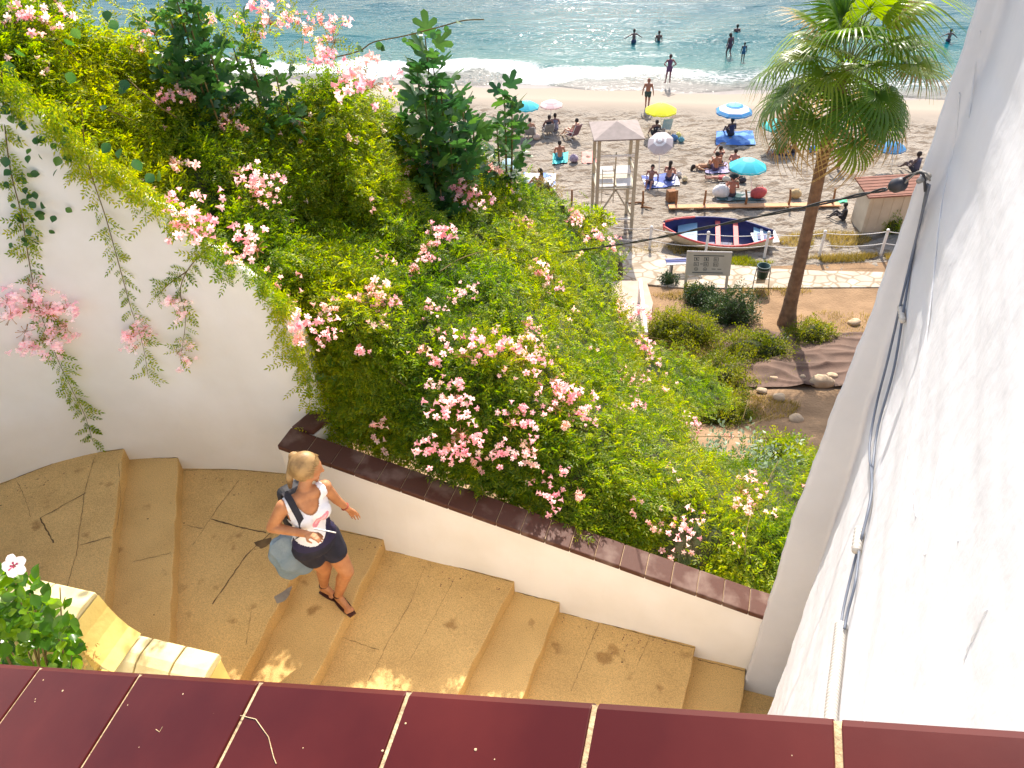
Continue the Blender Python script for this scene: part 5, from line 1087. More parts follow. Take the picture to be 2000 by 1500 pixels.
for pts,r_ in (([(1874,180),(1868,255),(1858,310),(1844,375),(1835,435),(1822,560),(1806,690),(1790,809),(1768,907),(1747,1080),(1727,1187),(1703,1313),(1691,1383),(1688,1440)],.0045),([(1843,870),(1822,963),(1812,1040),(1808,1085)],.004),([(1915,60),(1905,130),(1893,230)],.003),([(1885,940),(1878,1010),(1872,1060)],.003),([(1790,905),(1786,960),(1790,1010)],.003),([(1930,1190),(1900,1250),(1884,1290)],.003)):
    Q=smooth([onW1(u,v,.001) for u,v in pts],8);MB().tube(Q,[r_*(.5+.5*abs(math.sin(i*.7))+.3*math.sin(i*1.9)) for i in range(len(Q))],6).build('plaster_ridge',M['white2'],wall_o,True)
# ------------------------------------------------------------------ UMBRELLAS, TOWELS, CHAIRS, BAGS
def umbrella(base,apex,wpx,cols,lab,tilt=(0,0),n=8,rings=6,pole='wpaint',valance=True):
    b=gp(*base);a=aty(*apex,b[1]);wm=wpx/F*((a-np.array([0,0,H]))@_f)/2
    t=empty('beach_umbrella',b,lab,'umbrella','beach umbrellas on the sand')
    R=Matrix.Rotation(tilt[0],3,'X')@Matrix.Rotation(tilt[1],3,'Y');hgt=wm*.42;ap=Vector(a)
    MB().tube([(b[0],b[1],-.1),(b[0],b[1],.3),tuple(ap)],.018,7).build('pole',M[pole],t,True)
    for k in range(rings):
        r0=k/rings;r1=(k+1)/rings;V=[]
        for r_ in (r0,(r0+r1)/2,r1):
            for j in range(n*2):
                a_=PI*j/n+.2;rr_=wm*r_*(1 if j%2==0 else .955-.02*r_);z=-hgt*(r_**1.7);V.append(R@Vector((rr_*math.cos(a_),rr_*math.sin(a_),z+(.0 if j%2==0 else -.0)))+ap)
        m_=n*2;c=cols[k%len(cols)];MB().add(V,[(i*m_+j,i*m_+(j+1)%m_,(i+1)*m_+(j+1)%m_,(i+1)*m_+j) for i in range(2) for j in range(m_)]).build('canopy_ring',c,t,False)
    if valance:
        V=[]
        for dz in (0,-.07):
            for j in range(n*4):
                a_=PI*j/(2*n)+.2;r_=wm*(1-.04*abs(math.sin(a_*n/1-.2*n))*0-.022*(j%4!=0)-.02*(j%4==2));V.append(R@Vector((r_*math.cos(a_),r_*math.sin(a_),-hgt+dz*(1+.3*math.sin(j*2.3))))+ap)
        m_=n*4;MB().add(V,[(j,(j+1)%m_,m_+(j+1)%m_,m_+j) for j in range(m_)]).build('valance',cols[-1],t)
    for j in range(n): 
        a_=2*PI*j/n+.2;MB().tube([ap+R@Vector((0,0,-.03)),ap+R@Vector((wm*.5*math.cos(a_),wm*.5*math.sin(a_),-hgt*.36)),ap+R@Vector((wm*.96*math.cos(a_),wm*.96*math.sin(a_),-hgt*.96))],.006,4).build('rib',M['steel'],t)
    MB().tube([ap,ap+R@Vector((0,0,.08))],.012,6).build('finial',M[pole],t,True)
def fab(name,c): 
    if name in M: return M[name]
    m=leafmat(name,tuple(k*.85 for k in c),c,tuple(min(1,k*1.05) for k in c),.07,.7,2);M[name]=m;return m
tq=fab('turquoise_cloth',(.01,.45,.55));tq2=fab('light_turquoise_cloth',(.13,.60,.66));pk=fab('pale_pink_cloth',(.85,.60,.57));pk2=fab('pink_stripe_cloth',(.78,.42,.42));yl=fab('yellow_cloth',(.80,.78,.02));whc=fab('white_cloth',(.80,.80,.80));bl=fab('blue_cloth',(.03,.22,.46));gy=fab('grey_stripe_cloth',(.50,.44,.44));te=fab('teal_cloth',(.01,.42,.38));aq=fab('aqua_cloth',(.12,.66,.66));lbc=fab('pale_blue_cloth',(.42,.62,.68))
umbrella((1026,256),(1028,197),51,[tq2,tq,tq,tq,tq,tq],'turquoise beach umbrella, leftmost, over two low chairs')
umbrella((1075,252),(1077,195),45,[pk,pk2,pk,pk2,pk,pk],'pale pink striped umbrella touching the leftmost turquoise one')
umbrella((1290,262),(1292,202),63,[yl],'plain yellow umbrella nearest the walking man')
umbrella((1434,262),(1436,202),72,[aq,aq,bl,whc,whc,bl],'large blue and white ringed umbrella with an aqua centre')
umbrella((1466,378),(1463,310),74,[tq2,tq2,tq,tq,tq,tq],'turquoise umbrella above the sitting group, nearest the boat')
umbrella((1286,348),(1289,273),52,[whc,gy,whc,gy,gy,gy],'white and grey striped umbrella tilted towards us over two sunbathers',(.55,-.25))
umbrella((1521,290),(1521,233),62,[te],'teal umbrella half hidden behind the palm fronds')
umbrella((1010,352),(1004,333),52,[lbc],'pale blue umbrella lying on its side beyond the vine',(1.0,.8))
umbrella((1740,330),(1742,275),60,[bl],'umbrella hidden behind the palm crown, its shade by the hut roof')
def towel(pts,m,lab,name='beach_towel',cat='towel',z=.04):
    P=[gp(u,v) for u,v in pts];a,b,c,d=P;V=[];n=12
    for i in range(n+1):
        for j in range(n+1):
            s,t=i/n,j/n;p=(a*(1-s)+b*s)*(1-t)+(d*(1-s)+c*s)*t;ed=.03*(math.sin(7*s+3*t+a[0])+math.sin(9*t+a[1]));V.append((p[0]+ed*(t in(0,1)),p[1]+ed*(s in (0,1)),z+.018*math.sin(11*s+5*t+a[0])+.014*math.sin(13*t-4*s)))
    return tag(MB().add(V,[(i*(n+1)+j,(i+1)*(n+1)+j,(i+1)*(n+1)+j+1,i*(n+1)+j+1) for i in range(n) for j in range(n)]).build(name,m,None,True),lab,cat,'towels spread on the sand')
tq_t=cm('aqua_towel',(.06,.60,.55));co_t=cm('coral_towel',(.75,.26,.22));bl_t=mat('blue_towel',(.04,.14,.42),.9,(.12,.28,.60),2.2,contrast=(.48,.52));wb_t=mat('white_blue_towel',(.75,.75,.78),.9,(.15,.28,.62),1.8,contrast=(.54,.58));wn_t=mat('white_navy_towel',(.72,.73,.78),.9,(.10,.14,.36),1.5,contrast=(.46,.5));li_t=mat('lilac_towel',(.40,.36,.50),.9,(.30,.27,.42),3);dk_t=mat('patterned_dark_blanket',(.05,.10,.10),.9,(.30,.30,.30),2.5,contrast=(.5,.54))
towel([(1080,300),(1110,298),(1108,318),(1079,322)],tq_t,'aqua towel under the person sitting alone')
towel([(1137,297),(1162,296),(1165,319),(1136,320)],co_t,'empty coral pink towel beside the tower')
towel([(1399,257),(1470,257),(1476,284),(1398,284)],bl_t,'large royal blue towel in the shade of the ringed umbrella')
towel([(1022,338),(1086,340),(1084,374),(1022,372)],wb_t,'white towel with blue figures at the edge of the vine')
towel([(1252,345),(1320,338),(1328,362),(1262,371)],wn_t,'white and navy towel under the two sunbathers by the tilted umbrella')
towel([(1372,322),(1420,318),(1424,338),(1378,340)],li_t,'lilac towel under the sitting group')
towel([(1400,374),(1470,376),(1494,392),(1399,393)],dk_t,'dark patterned blanket behind the orange plank')
towel([(1500,292),(1555,292),(1552,304),(1498,304)],cm('dark_mat',(.06,.06,.09)),'dark mat in the shade behind the palm')
towel([(1630,392),(1652,390),(1655,396),(1628,397)],cm('mint_towel',(.12,.72,.38)),'small mint green towel between the plank and the hut')
def bag(u,v,s,c,lab,name='beach_bag',cat='bag',sq=(1,.7,.8)):
    p=gp(u,v);t=empty(name,p,lab,cat,'bags and things left on the sand');mb=MB();mb.ball((0,0,0),1,12,8);V_=np.array(mb.v);V_*=(1+.12*nz(V_+p,.4))[:,None]*np.array(sq)*s;mb.v=[tuple(q+p+[0,0,s*sq[2]*.8]) for q in V_];mb.build('body',c,t,True)
    MB().tube([p+[-s*.5,0,s*sq[2]*1.5],p+[-s*.3,0,s*sq[2]*2.1],p+[s*.3,0,s*sq[2]*2.1],p+[s*.5,0,s*sq[2]*1.5]],.014,5).build('handle',c,t,True)
bag(1120,316,.24,mat('purple_print',(.25,.18,.27),.8,(.5,.42,.48),7),'purple grey beach bag between the aqua and coral towels')
bag(1315,275,.24,cm('bag_blue',(.10,.22,.42)),'blue beach bag in the sun right of the yellow umbrella');bag(1330,277,.18,cm('bag_teal',(.12,.35,.42)),'small teal bag right of the blue beach bag');bag(1324,268,.17,cm('bag_yellow',(.75,.62,.2)),'small yellow bag behind the blue beach bag')
bag(1480,386,.36,cm('bag_red',(.60,.10,.10)),'big red bag on the dark patterned blanket');bag(1407,384,.40,cm('bag_white',(.75,.75,.76)),'big white sack on the dark patterned blanket')
bag(1418,355,.20,cm('bag_cream',(.62,.58,.48)),'cream round bag in front of the lilac towel');bag(1450,356,.18,cm('bag_dark',(.05,.05,.06)),'small black bag under the turquoise umbrella by the boat')
bag(1325,344,.16,cm('bag_pale',(.66,.62,.58)),'pale bag beside the white and navy towel');bag(1337,353,.14,cm('bag_straw',(.6,.5,.3)),'little straw bag far right of the two sunbathers')
bag(1048,272,.20,cm('bag_sand',(.66,.52,.42)),'sand coloured bag in front of the dark chairs');bag(1586,296,.2,cm('bag_sky',(.05,.28,.68)),'bright blue bag left of the stooping person')
bag(1553,386,.26,cm('bag_straw2',(.55,.40,.2)),'straw basket on the sand just left of the palm trunk','straw_basket','basket')
def chair(u,v,rz,m,lab,back=.55,w_=.5):
    p=gp(u,v);t=empty('beach_chair',p,lab,'chair','low beach chairs',rz)
    MB().box((0,.0,.22),(w_,.42,.03)).build('seat',m,t,world=False);MB().box((0,-.32,.22+back*.42),(w_,.03,back),Matrix.Rotation(.45,3,'X')).build('backrest',m,t,world=False)
    for s in (-1,1):
        MB().tube([(s*w_*.52,.26,0),(s*w_*.52,-.2,.24),(s*w_*.52,-.47,.25+back*.86)],.014,6).build('frame',M['wpaint'],t,True,world=False);MB().tube([(s*w_*.52,-.3,.0),(s*w_*.52,.24,.24),(s*w_*.52,.24,.4),(s*w_*.52,-.36,.42)],.013,6).build('armrest',M['wpaint'],t,True,world=False)
gs=mat('grey_canvas',(.30,.30,.28),.8,(.2,.2,.2),5);ls=mat('light_blue_canvas',(.32,.52,.62),.8,(.5,.62,.66),9)
chair(1009,262,.15,gs,'dark grey beach chair with its back to us, leftmost under the turquoise umbrella');chair(1036,268,-.1,gs,'grey beach chair with its back to us, second from the left')
chair(1298,258,.1,ls,'light blue beach chair behind the yellow umbrella canopy',.75);chair(1285,270,0,mat('striped_canvas',(.75,.75,.7),.8,(.08,.08,.1),12,contrast=(.49,.51)),'black and white beach chair in the yellow umbrella shade')
chair(1070,262,.2,gs,'dark chair under the pale pink umbrella');chair(1118,270,.7,mat('maroon_canvas',(.20,.10,.12),.8),'maroon chair carrying the pale sunbather right of the pink umbrella',.7)
# ------------------------------------------------------------------ PEOPLE
def voxel(mb,name,m,vs,sm_it=4,sm_f=.6,parent=None):
    me=mb.mesh(name+'_src',m,True);o=bpy.data.objects.new('tmp',me);COL.objects.link(o)
    r=o.modifiers.new('r','REMESH');r.mode='VOXEL';r.voxel_size=vs;r.use_smooth_shade=True
    s=o.modifiers.new('s','SMOOTH');s.factor=sm_f;s.iterations=sm_it
    dg=bpy.context.evaluated_depsgraph_get();me2=bpy.data.meshes.new_from_object(o.evaluated_get(dg),depsgraph=dg);bpy.data.objects.remove(o);bpy.data.meshes.remove(me)
    me2.name=name;me2.materials.clear();me2.materials.append(m);return me2
def cap(mb,p,q,r0,r1,n=10):
    p=Vector(p);q=Vector(q);L=(q-p).length
    if L<1e-5: mb.ball(p,r0,n,7);return
    mb.tube([p,q],[r0,r1],n);mb.ball(p,r0,n,7);mb.ball(q,r1,n,7)
POSE=dict(
 stand=dict(head=(0,.02,1.59),neck=(0,0,1.43),chest=(0,0,1.27),waist=(0,0,1.05),pel=(0,0,.93),ls=(-.18,0,1.37),rs=(.18,0,1.37),le=(-.24,-.03,1.09),re=(.24,-.03,1.09),lw=(-.25,.06,.85),rw=(.25,.06,.85),lk=(-.10,.03,.49),rk=(.10,.03,.49),la=(-.11,-.02,.08),ra=(.11,-.02,.08),lt=(-.12,.13,.03),rt=(.12,.13,.03)),
 walk=dict(head=(0,.10,1.55),neck=(0,.04,1.41),le=(-.27,-.02,1.09),re=(.27,-.02,1.09),lw=(-.30,.04,.83),rw=(.30,.08,.83),lk=(-.09,.16,.50),rk=(.09,.02,.49),la=(-.08,.10,.10),ra=(.09,-.22,.12),lt=(-.09,.25,.04),rt=(.09,-.09,.03)),
 hips=dict(le=(-.36,-.08,1.16),re=(.36,-.08,1.16),lw=(-.17,.02,1.0),rw=(.17,.02,1.0),lk=(-.14,.02,.49),rk=(.08,.02,.49),la=(-.18,-.02,.08),ra=(.09,-.02,.08),lt=(-.24,.11,.03),rt=(.10,.13,.03)),
 arms=dict(le=(-.42,.05,1.26),re=(.42,.05,1.22),lw=(-.64,.1,1.14),rw=(.64,.1,1.06)),
 bend=dict(head=(0,.50,1.12),neck=(0,.40,1.12),chest=(0,.28,1.05),waist=(0,.1,.97),ls=(-.17,.36,1.05),rs=(.17,.36,1.05),le=(-.2,.42,.80),re=(.2,.42,.80),lw=(-.14,.5,.56),rw=(.14,.5,.56)),
 sit=dict(head=(0,.06,.83),neck=(0,.03,.67),chest=(0,.0,.50),waist=(0,-.03,.27),pel=(0,0,.13),ls=(-.18,.01,.61),rs=(.18,.01,.61),le=(-.27,.08,.36),re=(.27,.08,.36),lw=(-.20,.30,.28),rw=(.20,.30,.28),lk=(-.16,.40,.38),rk=(.16,.40,.38),la=(-.10,.66,.08),ra=(.10,.66,.08),lt=(-.11,.80,.06),rt=(.11,.80,.06)),
 photo=dict(head=(0,.06,.83),neck=(0,.03,.67),chest=(0,.0,.50),waist=(0,-.03,.27),pel=(0,0,.13),ls=(-.18,.01,.61),rs=(.18,.01,.61),le=(-.26,.18,.60),re=(.26,.18,.60),lw=(-.06,.26,.84),rw=(.06,.26,.84),lk=(-.2,.38,.25),rk=(.2,.38,.25),la=(-.02,.5,.08),ra=(.02,.35,.08),lt=(.1,.55,.06),rt=(-.1,.4,.06)),
 lean=dict(head=(0,-.30,.72),neck=(0,-.24,.58),chest=(0,-.18,.45),waist=(0,-.08,.25),pel=(0,0,.13),ls=(-.18,-.22,.53),rs=(.18,-.22,.53),le=(-.27,-.42,.30),re=(.27,-.42,.30),lw=(-.25,-.52,.06),rw=(.25,-.52,.06),lk=(-.12,.42,.30),rk=(.12,.42,.36),la=(-.10,.78,.08),ra=(.10,.70,.08),lt=(-.11,.88,.14),rt=(.11,.82,.12)),
 chairsit=dict(head=(0,-.28,1.02),neck=(0,-.25,.86),chest=(0,-.22,.70),waist=(0,-.14,.46),pel=(0,-.05,.33),ls=(-.18,-.24,.80),rs=(.18,-.24,.80),le=(-.28,-.12,.54),re=(.28,-.12,.54),lw=(-.24,.12,.46),rw=(.24,.12,.46),lk=(-.12,.40,.42),rk=(.12,.40,.42),la=(-.11,.68,.08),ra=(.11,.62,.08),lt=(-.11,.82,.05),rt=(.11,.76,.05)),
 lie=dict(head=(0,-.78,.14),neck=(0,-.62,.14),chest=(0,-.45,.14),waist=(0,-.2,.13),pel=(0,0,.13),ls=(-.18,-.55,.12),rs=(.18,-.55,.12),le=(-.32,-.40,.08),re=(.32,-.40,.08),lw=(-.28,-.15,.07),rw=(.28,-.15,.07),lk=(-.10,.42,.16),rk=(.10,.42,.10),la=(-.10,.80,.08),ra=(.10,.82,.08),lt=(-.12,.84,.17),rt=(.12,.86,.17)))
def person(u,v,pose,rz,lab,skin=(.42,.20,.10),bottom=None,top=None,hair=(.03,.02,.015),s=1,z=0,group='people on the beach',long=False,belly=1,cat='person',hat=None):
    J=dict(POSE['stand']);J.update(POSE[pose]);J={k:Vector(q)*s for k,q in J.items()};p=gp(u,v,max(z,0)) if z>=0 else gp(u,v,0)
    t=empty('person',(p[0],p[1],z),lab,cat,group,rz);sk=cm('skin_%d_%d'%(skin[0]*100,skin[1]*100),skin,.55);mb=MB();k=s
    def C(a,b,r0,r1,M_=mb,gw=0): cap(M_,J[a] if isinstance(a,str) else a,J[b] if isinstance(b,str) else b,(r0+gw)*k,(r1+gw)*k,8)
    lh=J['pel']+(J['ls']-J['rs']).normalized()*.085*s;rh=J['pel']-(J['ls']-J['rs']).normalized()*.085*s;J['lh']=lh;J['rh']=rh
    C('pel','waist',.125*belly,.11*belly);C('waist','chest',.11*belly,.13);C('lh','rh',.10,.10);C('ls','rs',.065,.065);C('chest','neck',.12,.055);C('neck','head',.05,.055)
    hd=J['head'];mb.ball(hd,.105*s,10,8,(.84,.98,1.12))
    fw=Vector((0,1,0));mb.ball(hd+Vector((0,.095,-.02))*s,.02*s,6,4)
    for q in 'lr': C(q+'s',q+'e',.052,.04);C(q+'e',q+'w',.04,.028);C(q+'w',J[q+'w']+(J[q+'w']-J[q+'e']).normalized()*.13*s,.034,.014);C(q+'h',q+'k',.085,.058);C(q+'k',q+'a',.056,.036);C(q+'a',q+'t',.038,.026)
    link('body',voxel(mb,'body',sk,.022*s,2,.5),t)
    h=MB();h.ball(hd+Vector((0,-.018,.022))*s,.112*s,10,8,(.9,.98,1.08))
    if long: cap(h,hd+Vector((0,-.07,0))*s,hd+Vector((0,-.12,-.33))*s,.08*s,.06*s,8)
    link('hair' if not hat else 'hat',voxel(h,'hair',cm('hair_%d'%(hair[0]*1000),hair,.7) if not hat else hat,.02*s,2,.5),t)
    if hat: MB().lathe([(.02*s,0),(.20*s,-.01),(.19*s,.015),(.10*s,.03)],tuple(hd+Vector((0,0,.06))*s),14).build('hat_brim',hat,t,True,world=False)
    if bottom:
        b=MB();C('pel',J['pel']+(J['waist']-J['pel'])*.35,.125*belly,.115*belly,b,.014);C('lh','rh',.10,.10,b,.014)
        for q in 'lr': C(q+'h',J[q+'h']+(J[q+'k']-J[q+'h'])*.42,.085,.078,b,.016)
        link('shorts',voxel(b,'shorts',cm('cloth_%d_%d_%d'%tuple(c*100 for c in bottom),bottom),.022*s,2,.5),t)
    if top:
        b=MB();C('waist' if top[1] else 'chest','chest',.11*belly,.13,b,.012);C(J['chest']+(J['ls']-J['chest'])*.4,J['chest']+(J['rs']-J['chest'])*.4,.09,.09,b,.01);link('top',voxel(b,'top',cm('cloth_%d_%d_%d'%tuple(c*100 for c in top[0]),top[0]),.022*s,2,.5),t)
    return t
dkb=(.03,.03,.04)
person(1263,214,'walk',2.9+PI,'bald tanned man in dark green shorts walking to the water',(.36,.15,.09),(.04,.07,.06),hair=(.30,.13,.08),s=1.02,belly=1.15)
person(1305,163,'hips',0,'woman in a bathing suit standing with hands on hips at the water line',(.22,.10,.10),(.10,.05,.12),((.10,.05,.12),1),hair=(.05,.03,.03),s=1.0)  # backlit darkness is put into her skin and suit colours
person(1238,76,'arms',.3,'bather with arms stretched out, waist deep left of the glitter',(.17,.10,.09),(.05,.07,.14),s=1.0,z=-1.05,group='people bathing in the sea')
person(1287,72,'stand',0,'bather with only head and chest above the bright splash',(.18,.10,.08),(.05,.05,.09),s=1.0,z=-1.30,group='people bathing in the sea')
person(1440,58,'stand',0,'farthest bather on the right with only the head above water',(.17,.09,.08),(.05,.05,.09),s=1.0,z=-1.35,group='people bathing in the sea')
person(1424,102,'walk',.5,'long haired bather wading knee deep, head bowed',(.17,.10,.09),(.09,.05,.08),((.09,.05,.08),1),s=1.0,z=-.48,group='people bathing in the sea',long=True)
person(1451,112,'stand',0,'child in a blue swim shirt standing in the shallow surf',(.08,.05,.05),(.02,.10,.20),((.02,.12,.24),1),s=.72,z=-.3,group='people bathing in the sea')
person(1853,76,'arms',0,'dark bather by the house wall edge, right of the palm crown',(.17,.10,.08),(.05,.05,.09),s=.9,z=-.9,group='people bathing in the sea')
person(1009,262,'chairsit',.15,'sunbather in the leftmost chair, arms spread, dark hair',(.50,.26,.16),dkb)
person(1036,268,'chairsit',-.1,'sunbather in the second chair stretching pale legs',(.55,.30,.20),dkb)
person(1070,262,'chairsit',.2,'person seated on the dark chair under the pink umbrella',(.22,.12,.10),dkb,(dkb,1));person(1084,256,'sit',.0,'person in grey sitting right of the pink umbrella pole',(.25,.14,.12),(.16,.16,.22),((.20,.20,.27),1))
person(1118,270,'chairsit',.7+PI*.0,'pale sunbather lying back on the maroon chair',(.66,.40,.28),(.30,.10,.12))
person(1093,313,'sit',.1,'person with a bare tanned back sitting on the aqua towel',(.40,.17,.10),(.02,.20,.28),s=1.05)
person(1057,366,'sit',1.2,'woman sitting on the white and blue towel beyond the vine',(.36,.15,.11),(.20,.08,.10),long=True)
person(1277,272,'chairsit',.1,'dark haired person dozing in the shade of the yellow umbrella',(.20,.11,.09),dkb,(dkb,1))
person(1427,266,'sit',.2,'figure in deep shade sitting on the royal blue towel',(.10,.06,.06),dkb,((.03,.04,.10),1))
person(1270,360,'lean',2.8,'sunbather lying back with raised knee, left half of the white and navy towel',(.30,.14,.11),(.10,.07,.10));person(1306,352,'sit',-.5,'sunbather with bare back sitting on the right half of the white and navy towel',(.42,.19,.13),(.05,.05,.10),long=True)
person(1404,322,'photo',.2,'woman holding a camera up to her face in the sitting group',(.40,.18,.11),dkb,(dkb,0));person(1397,334,'sit',.2,'tanned person with bare back in front of the woman with the camera',(.42,.18,.10),(.08,.05,.10))
person(1432,328,'sit',-.4,'man in blue shorts with bare back left of the turquoise umbrella',(.45,.20,.15),(.04,.08,.16));person(1412,352,'lie',1.35,'person lying on the side in front of the sitting group',(.42,.19,.10),(.45,.10,.10))
person(1384,328,'lie',-1.4,'person lying down at the left end of the sitting group',(.45,.25,.14),(.2,.15,.1),long=True)
person(1428,384,'sit',.0,'broad backed person in a black sun hat on the dark patterned blanket',(.46,.18,.12),(.08,.06,.08),hat=cm('black_straw',(.03,.03,.035)),s=1.1,belly=1.15)
person(1522,300,'lean',-1.4,'orange clad person lying back in the shade behind the palm',(.45,.14,.06),(.50,.14,.05),((.50,.14,.05),1));person(1548,298,'sit',1.3,'dark tanned person right of the orange clad one behind the palm',(.30,.13,.08),dkb)
person(1636,330,'bend',1.6,'person stooping over the sand between the palm and the hut',(.50,.26,.18),(.05,.07,.08),((.06,.09,.10),1))
person(1646,430,'sit',1.1,'person in dark clothes crouching at the corner of the hut',(.06,.05,.05),dkb,(dkb,1),s=.85);person(1786,338,'sit',.5,'dark figure sitting in the shade beside the house wall',(.12,.08,.08),dkb,((.08,.08,.13),1),s=1.1)
# ---- the woman on the steps
def v3(*a): return Vector(a)
wm_=empty('person',(-1.52,3.80,10.6),'blonde woman in a white top and black shorts walking down the steps, phone in hand','person')
sh=v3(.79,.613,0);fwd=v3(.613,-.79,0);up=v3(0,0,1)
hd=v3(-1.485,3.885,12.09);nk=v3(-1.515,3.815,11.97);Rs=v3(-1.655,3.690,11.915);Ls=v3(-1.385,3.857,11.925)
Re=v3(*at(531,1030,11.73));Rw=v3(*at(598,1043,11.78));Le=v3(*at(656,975,11.73));Lw=v3(*at(678,993,11.60))
pel=v3(-1.525,3.755,11.47);Lh=pel+sh*.085-up*.03;Rh=pel-sh*.085-up*.03;Lk=v3(*at(677,1116,11.09));La=v3(*at(661,1163,10.69));Lt=v3(*at(681,1190,10.635));Rk=v3(*at(634,1108,11.06));Ra=v3(*at(633,1144,10.70));Rt=v3(*at(650,1160,10.64))
Rf_=Matrix((sh,fwd,up)).transposed()
def torso(mb,g=0.):
    mb.ball(v3(-1.522,3.775,11.80),1,16,12,(.155+g,.100+g,.150+g),Rf_);mb.ball(v3(-1.525,3.765,11.62),1,16,12,(.135+g,.105+g,.15+g),Rf_);mb.ball(pel+up*.02,1,16,12,(.168+g,.125+g,.14+g),Rf_)
    for s_ in (-1,1): mb.ball(v3(-1.522,3.775,11.775)+sh*.072*s_+fwd*.065,.066+g,12,9)
    mb.ball(v3(-1.525,3.765,11.58)+fwd*.05,1,14,10,(.11+g,.075+g,.10+g),Rf_)
sk=mat('tanned_skin',(.50,.225,.10),.55,(.42,.17,.07),14,.15,120,spec=.35,dist=.002);mb=MB();torso(mb)
cap(mb,Rs,Ls,.052,.052,12);cap(mb,nk-up*.08,nk,.085,.05,12);cap(mb,nk,hd-up*.03,.048,.048,12)
cap(mb,Rs,Re,.053,.042,12);cap(mb,Re,Rw,.042,.026,12);cap(mb,Ls,Le,.047,.036,12);cap(mb,Le,Lw,.036,.024,12)
for h_,k_,a_,t_ in ((Lh,Lk,La,Lt),(Rh,Rk,Ra,Rt)):
    cap(mb,h_,k_,.098,.060,14);cap(mb,k_,k_+(a_-k_)*.35-fwd*.012,.056,.058,12);cap(mb,k_+(a_-k_)*.35-fwd*.012,a_,.056,.034,12);he=a_-(t_-a_).normalized()*.03;he.z=t_.z+.002
    cap(mb,a_,he,.034,.03,10);cap(mb,he,t_,.03,.026,10);cap(mb,a_,t_,.032,.024,10)
    d_=(t_-a_);d_.z=0;d_.normalize();sd2=d_.cross(up)
    for j in range(5): 
        q=t_+sd2*(-.030+.015*j)-up*.010;cap(mb,q-d_*.01,q+d_*(.030-.005*abs(j-1)),.011,.0085,7)
fd=v3(.94,.16,-.28).normalized();fs=fd.cross(up).normalized();fu=fs.cross(fd);RH=Matrix((fs,fd,fu)).transposed()
mb.ball(hd,1,18,14,(.080,.104,.120),RH);cap(mb,hd-fu*.055+fd*.04,hd-fu*.088+fd*.068,.045,.028,10)
cap(mb,hd+fd*.092+fu*.02,hd+fd*.112-fu*.014,.010,.013,8);cap(mb,hd+fd*.088-fu*.047-fs*.018,hd+fd*.088-fu*.047+fs*.018,.009,.009,6)
for s_ in (-1,1): mb.ball(hd+fs*.078*s_-fu*.01-fd*.005,1,8,6,(.010,.020,.030),RH);cap(mb,hd+fd*.078+fu*.028+fs*.02*s_,hd+fd*.072+fu*.026+fs*.045*s_,.013,.011,6)
def hand(mb,w_,e_,pdir,spread,curl,sc_=1):
    d_=(w_-e_).normalized();pd=Vector(pdir);pd=(pd-d_*pd.dot(d_)).normalized();sd3=d_.cross(pd)
    pc=w_+d_*.045*sc_;
    for o_ in (-.022,0,.022): cap(mb,w_+sd3*o_*.5,w_+d_*.078*sc_+sd3*o_,.015,.012,8)
    for j,(o_,L_f) in enumerate(((-.030,.058),(-.010,.068),(.011,.064),(.030,.050))):
        a=w_+d_*.078*sc_+sd3*o_*spread;b=a+(d_+pd*curl*.5+sd3*o_*6*(spread-1)).normalized()*L_f*.5;c_=b+(d_*.8+pd*curl*1.3).normalized()*L_f*.5;cap(mb,a,b,.0088,.008,7);cap(mb,b,c_,.008,.0065,7)
    a=w_+d_*.02-sd3*.022;b=a-sd3*.028+d_*.025+pd*.012;cap(mb,a,b,.012,.010,7);cap(mb,b,b+d_*.032+pd*.012,.0095,.0075,7)
hand(mb,Lw,Le,(.2,-.6,-.75),1.15,.35);hand(mb,Rw,Re,(.1,-.2,-1),1.0,.75)
link('body',voxel(mb,'body',sk,.0062,3,.5),wm_).location=[-c for c in wm_.location]
def addp(mb,name,m,vs,it=3,keep=None,mats=None):
    me=voxel(mb,name,m,vs,it,.5)
    if keep or mats:
        bm=bmesh.new();bm.from_mesh(me)
        if keep: bmesh.ops.delete(bm,geom=[f for f in bm.faces if not keep(f.calc_center_median())],context='FACES')
        if mats:
            for f in bm.faces: f.material_index=mats(f.calc_center_median())
        bm.to_mesh(me);bm.free()
    o=link(name,me,wm_);o.location=[-c for c in wm_.location];return o
s0=v3(-1.522,3.775,0)
def loc(p): q=p-s0;return q.x*sh.x+q.y*sh.y,q.x*fwd.x+q.y*fwd.y,p.z
def keep(p):
    a,f,z=loc(p)
    if z<11.49: return False
    if z>11.80 and abs(a)>.150: return False
    neck=11.815+ (abs(a)/.085)**2*.10 if f>0 else 11.88
    if abs(a)<.10 and z>neck: return False
    return z<11.985
mb=MB();torso(mb,.010)
for s_,q in ((-1,Rs),(1,Ls)): c_=q-sh*s_*.045;cap(mb,c_-fwd*.0,c_+fwd*.01,.060,.060,12)
def pat(p):
    a,f,z=loc(p)
    if f<-.02: return 0
    if z<11.575-.04*math.cos((a+.05)*14)+max(0,a)*1.1: return 1
    x=(a-.035)*.75+(z-11.745)*.66;y=-(a-.035)*.66+(z-11.745)*.75
    if (x/.085)**2+(y/.028)**2<1: return 3 if (x/.06)**2+((y)/.012)**2<1 else 2
    return 0
o=addp(mb,'tank_top',mat('white_jersey',(.80,.79,.80),.8,(.74,.73,.75),12),.007,3,keep,pat)
for q in (mat('navy_print',(.022,.018,.055),.8),mat('pink_print',(.78,.28,.34),.7),mat('light_pink_print',(.88,.50,.54),.7)): o.data.materials.append(q)
mb=MB();mb.ball(pel+up*.0,1,16,12,(.180,.137,.135),Rf_)
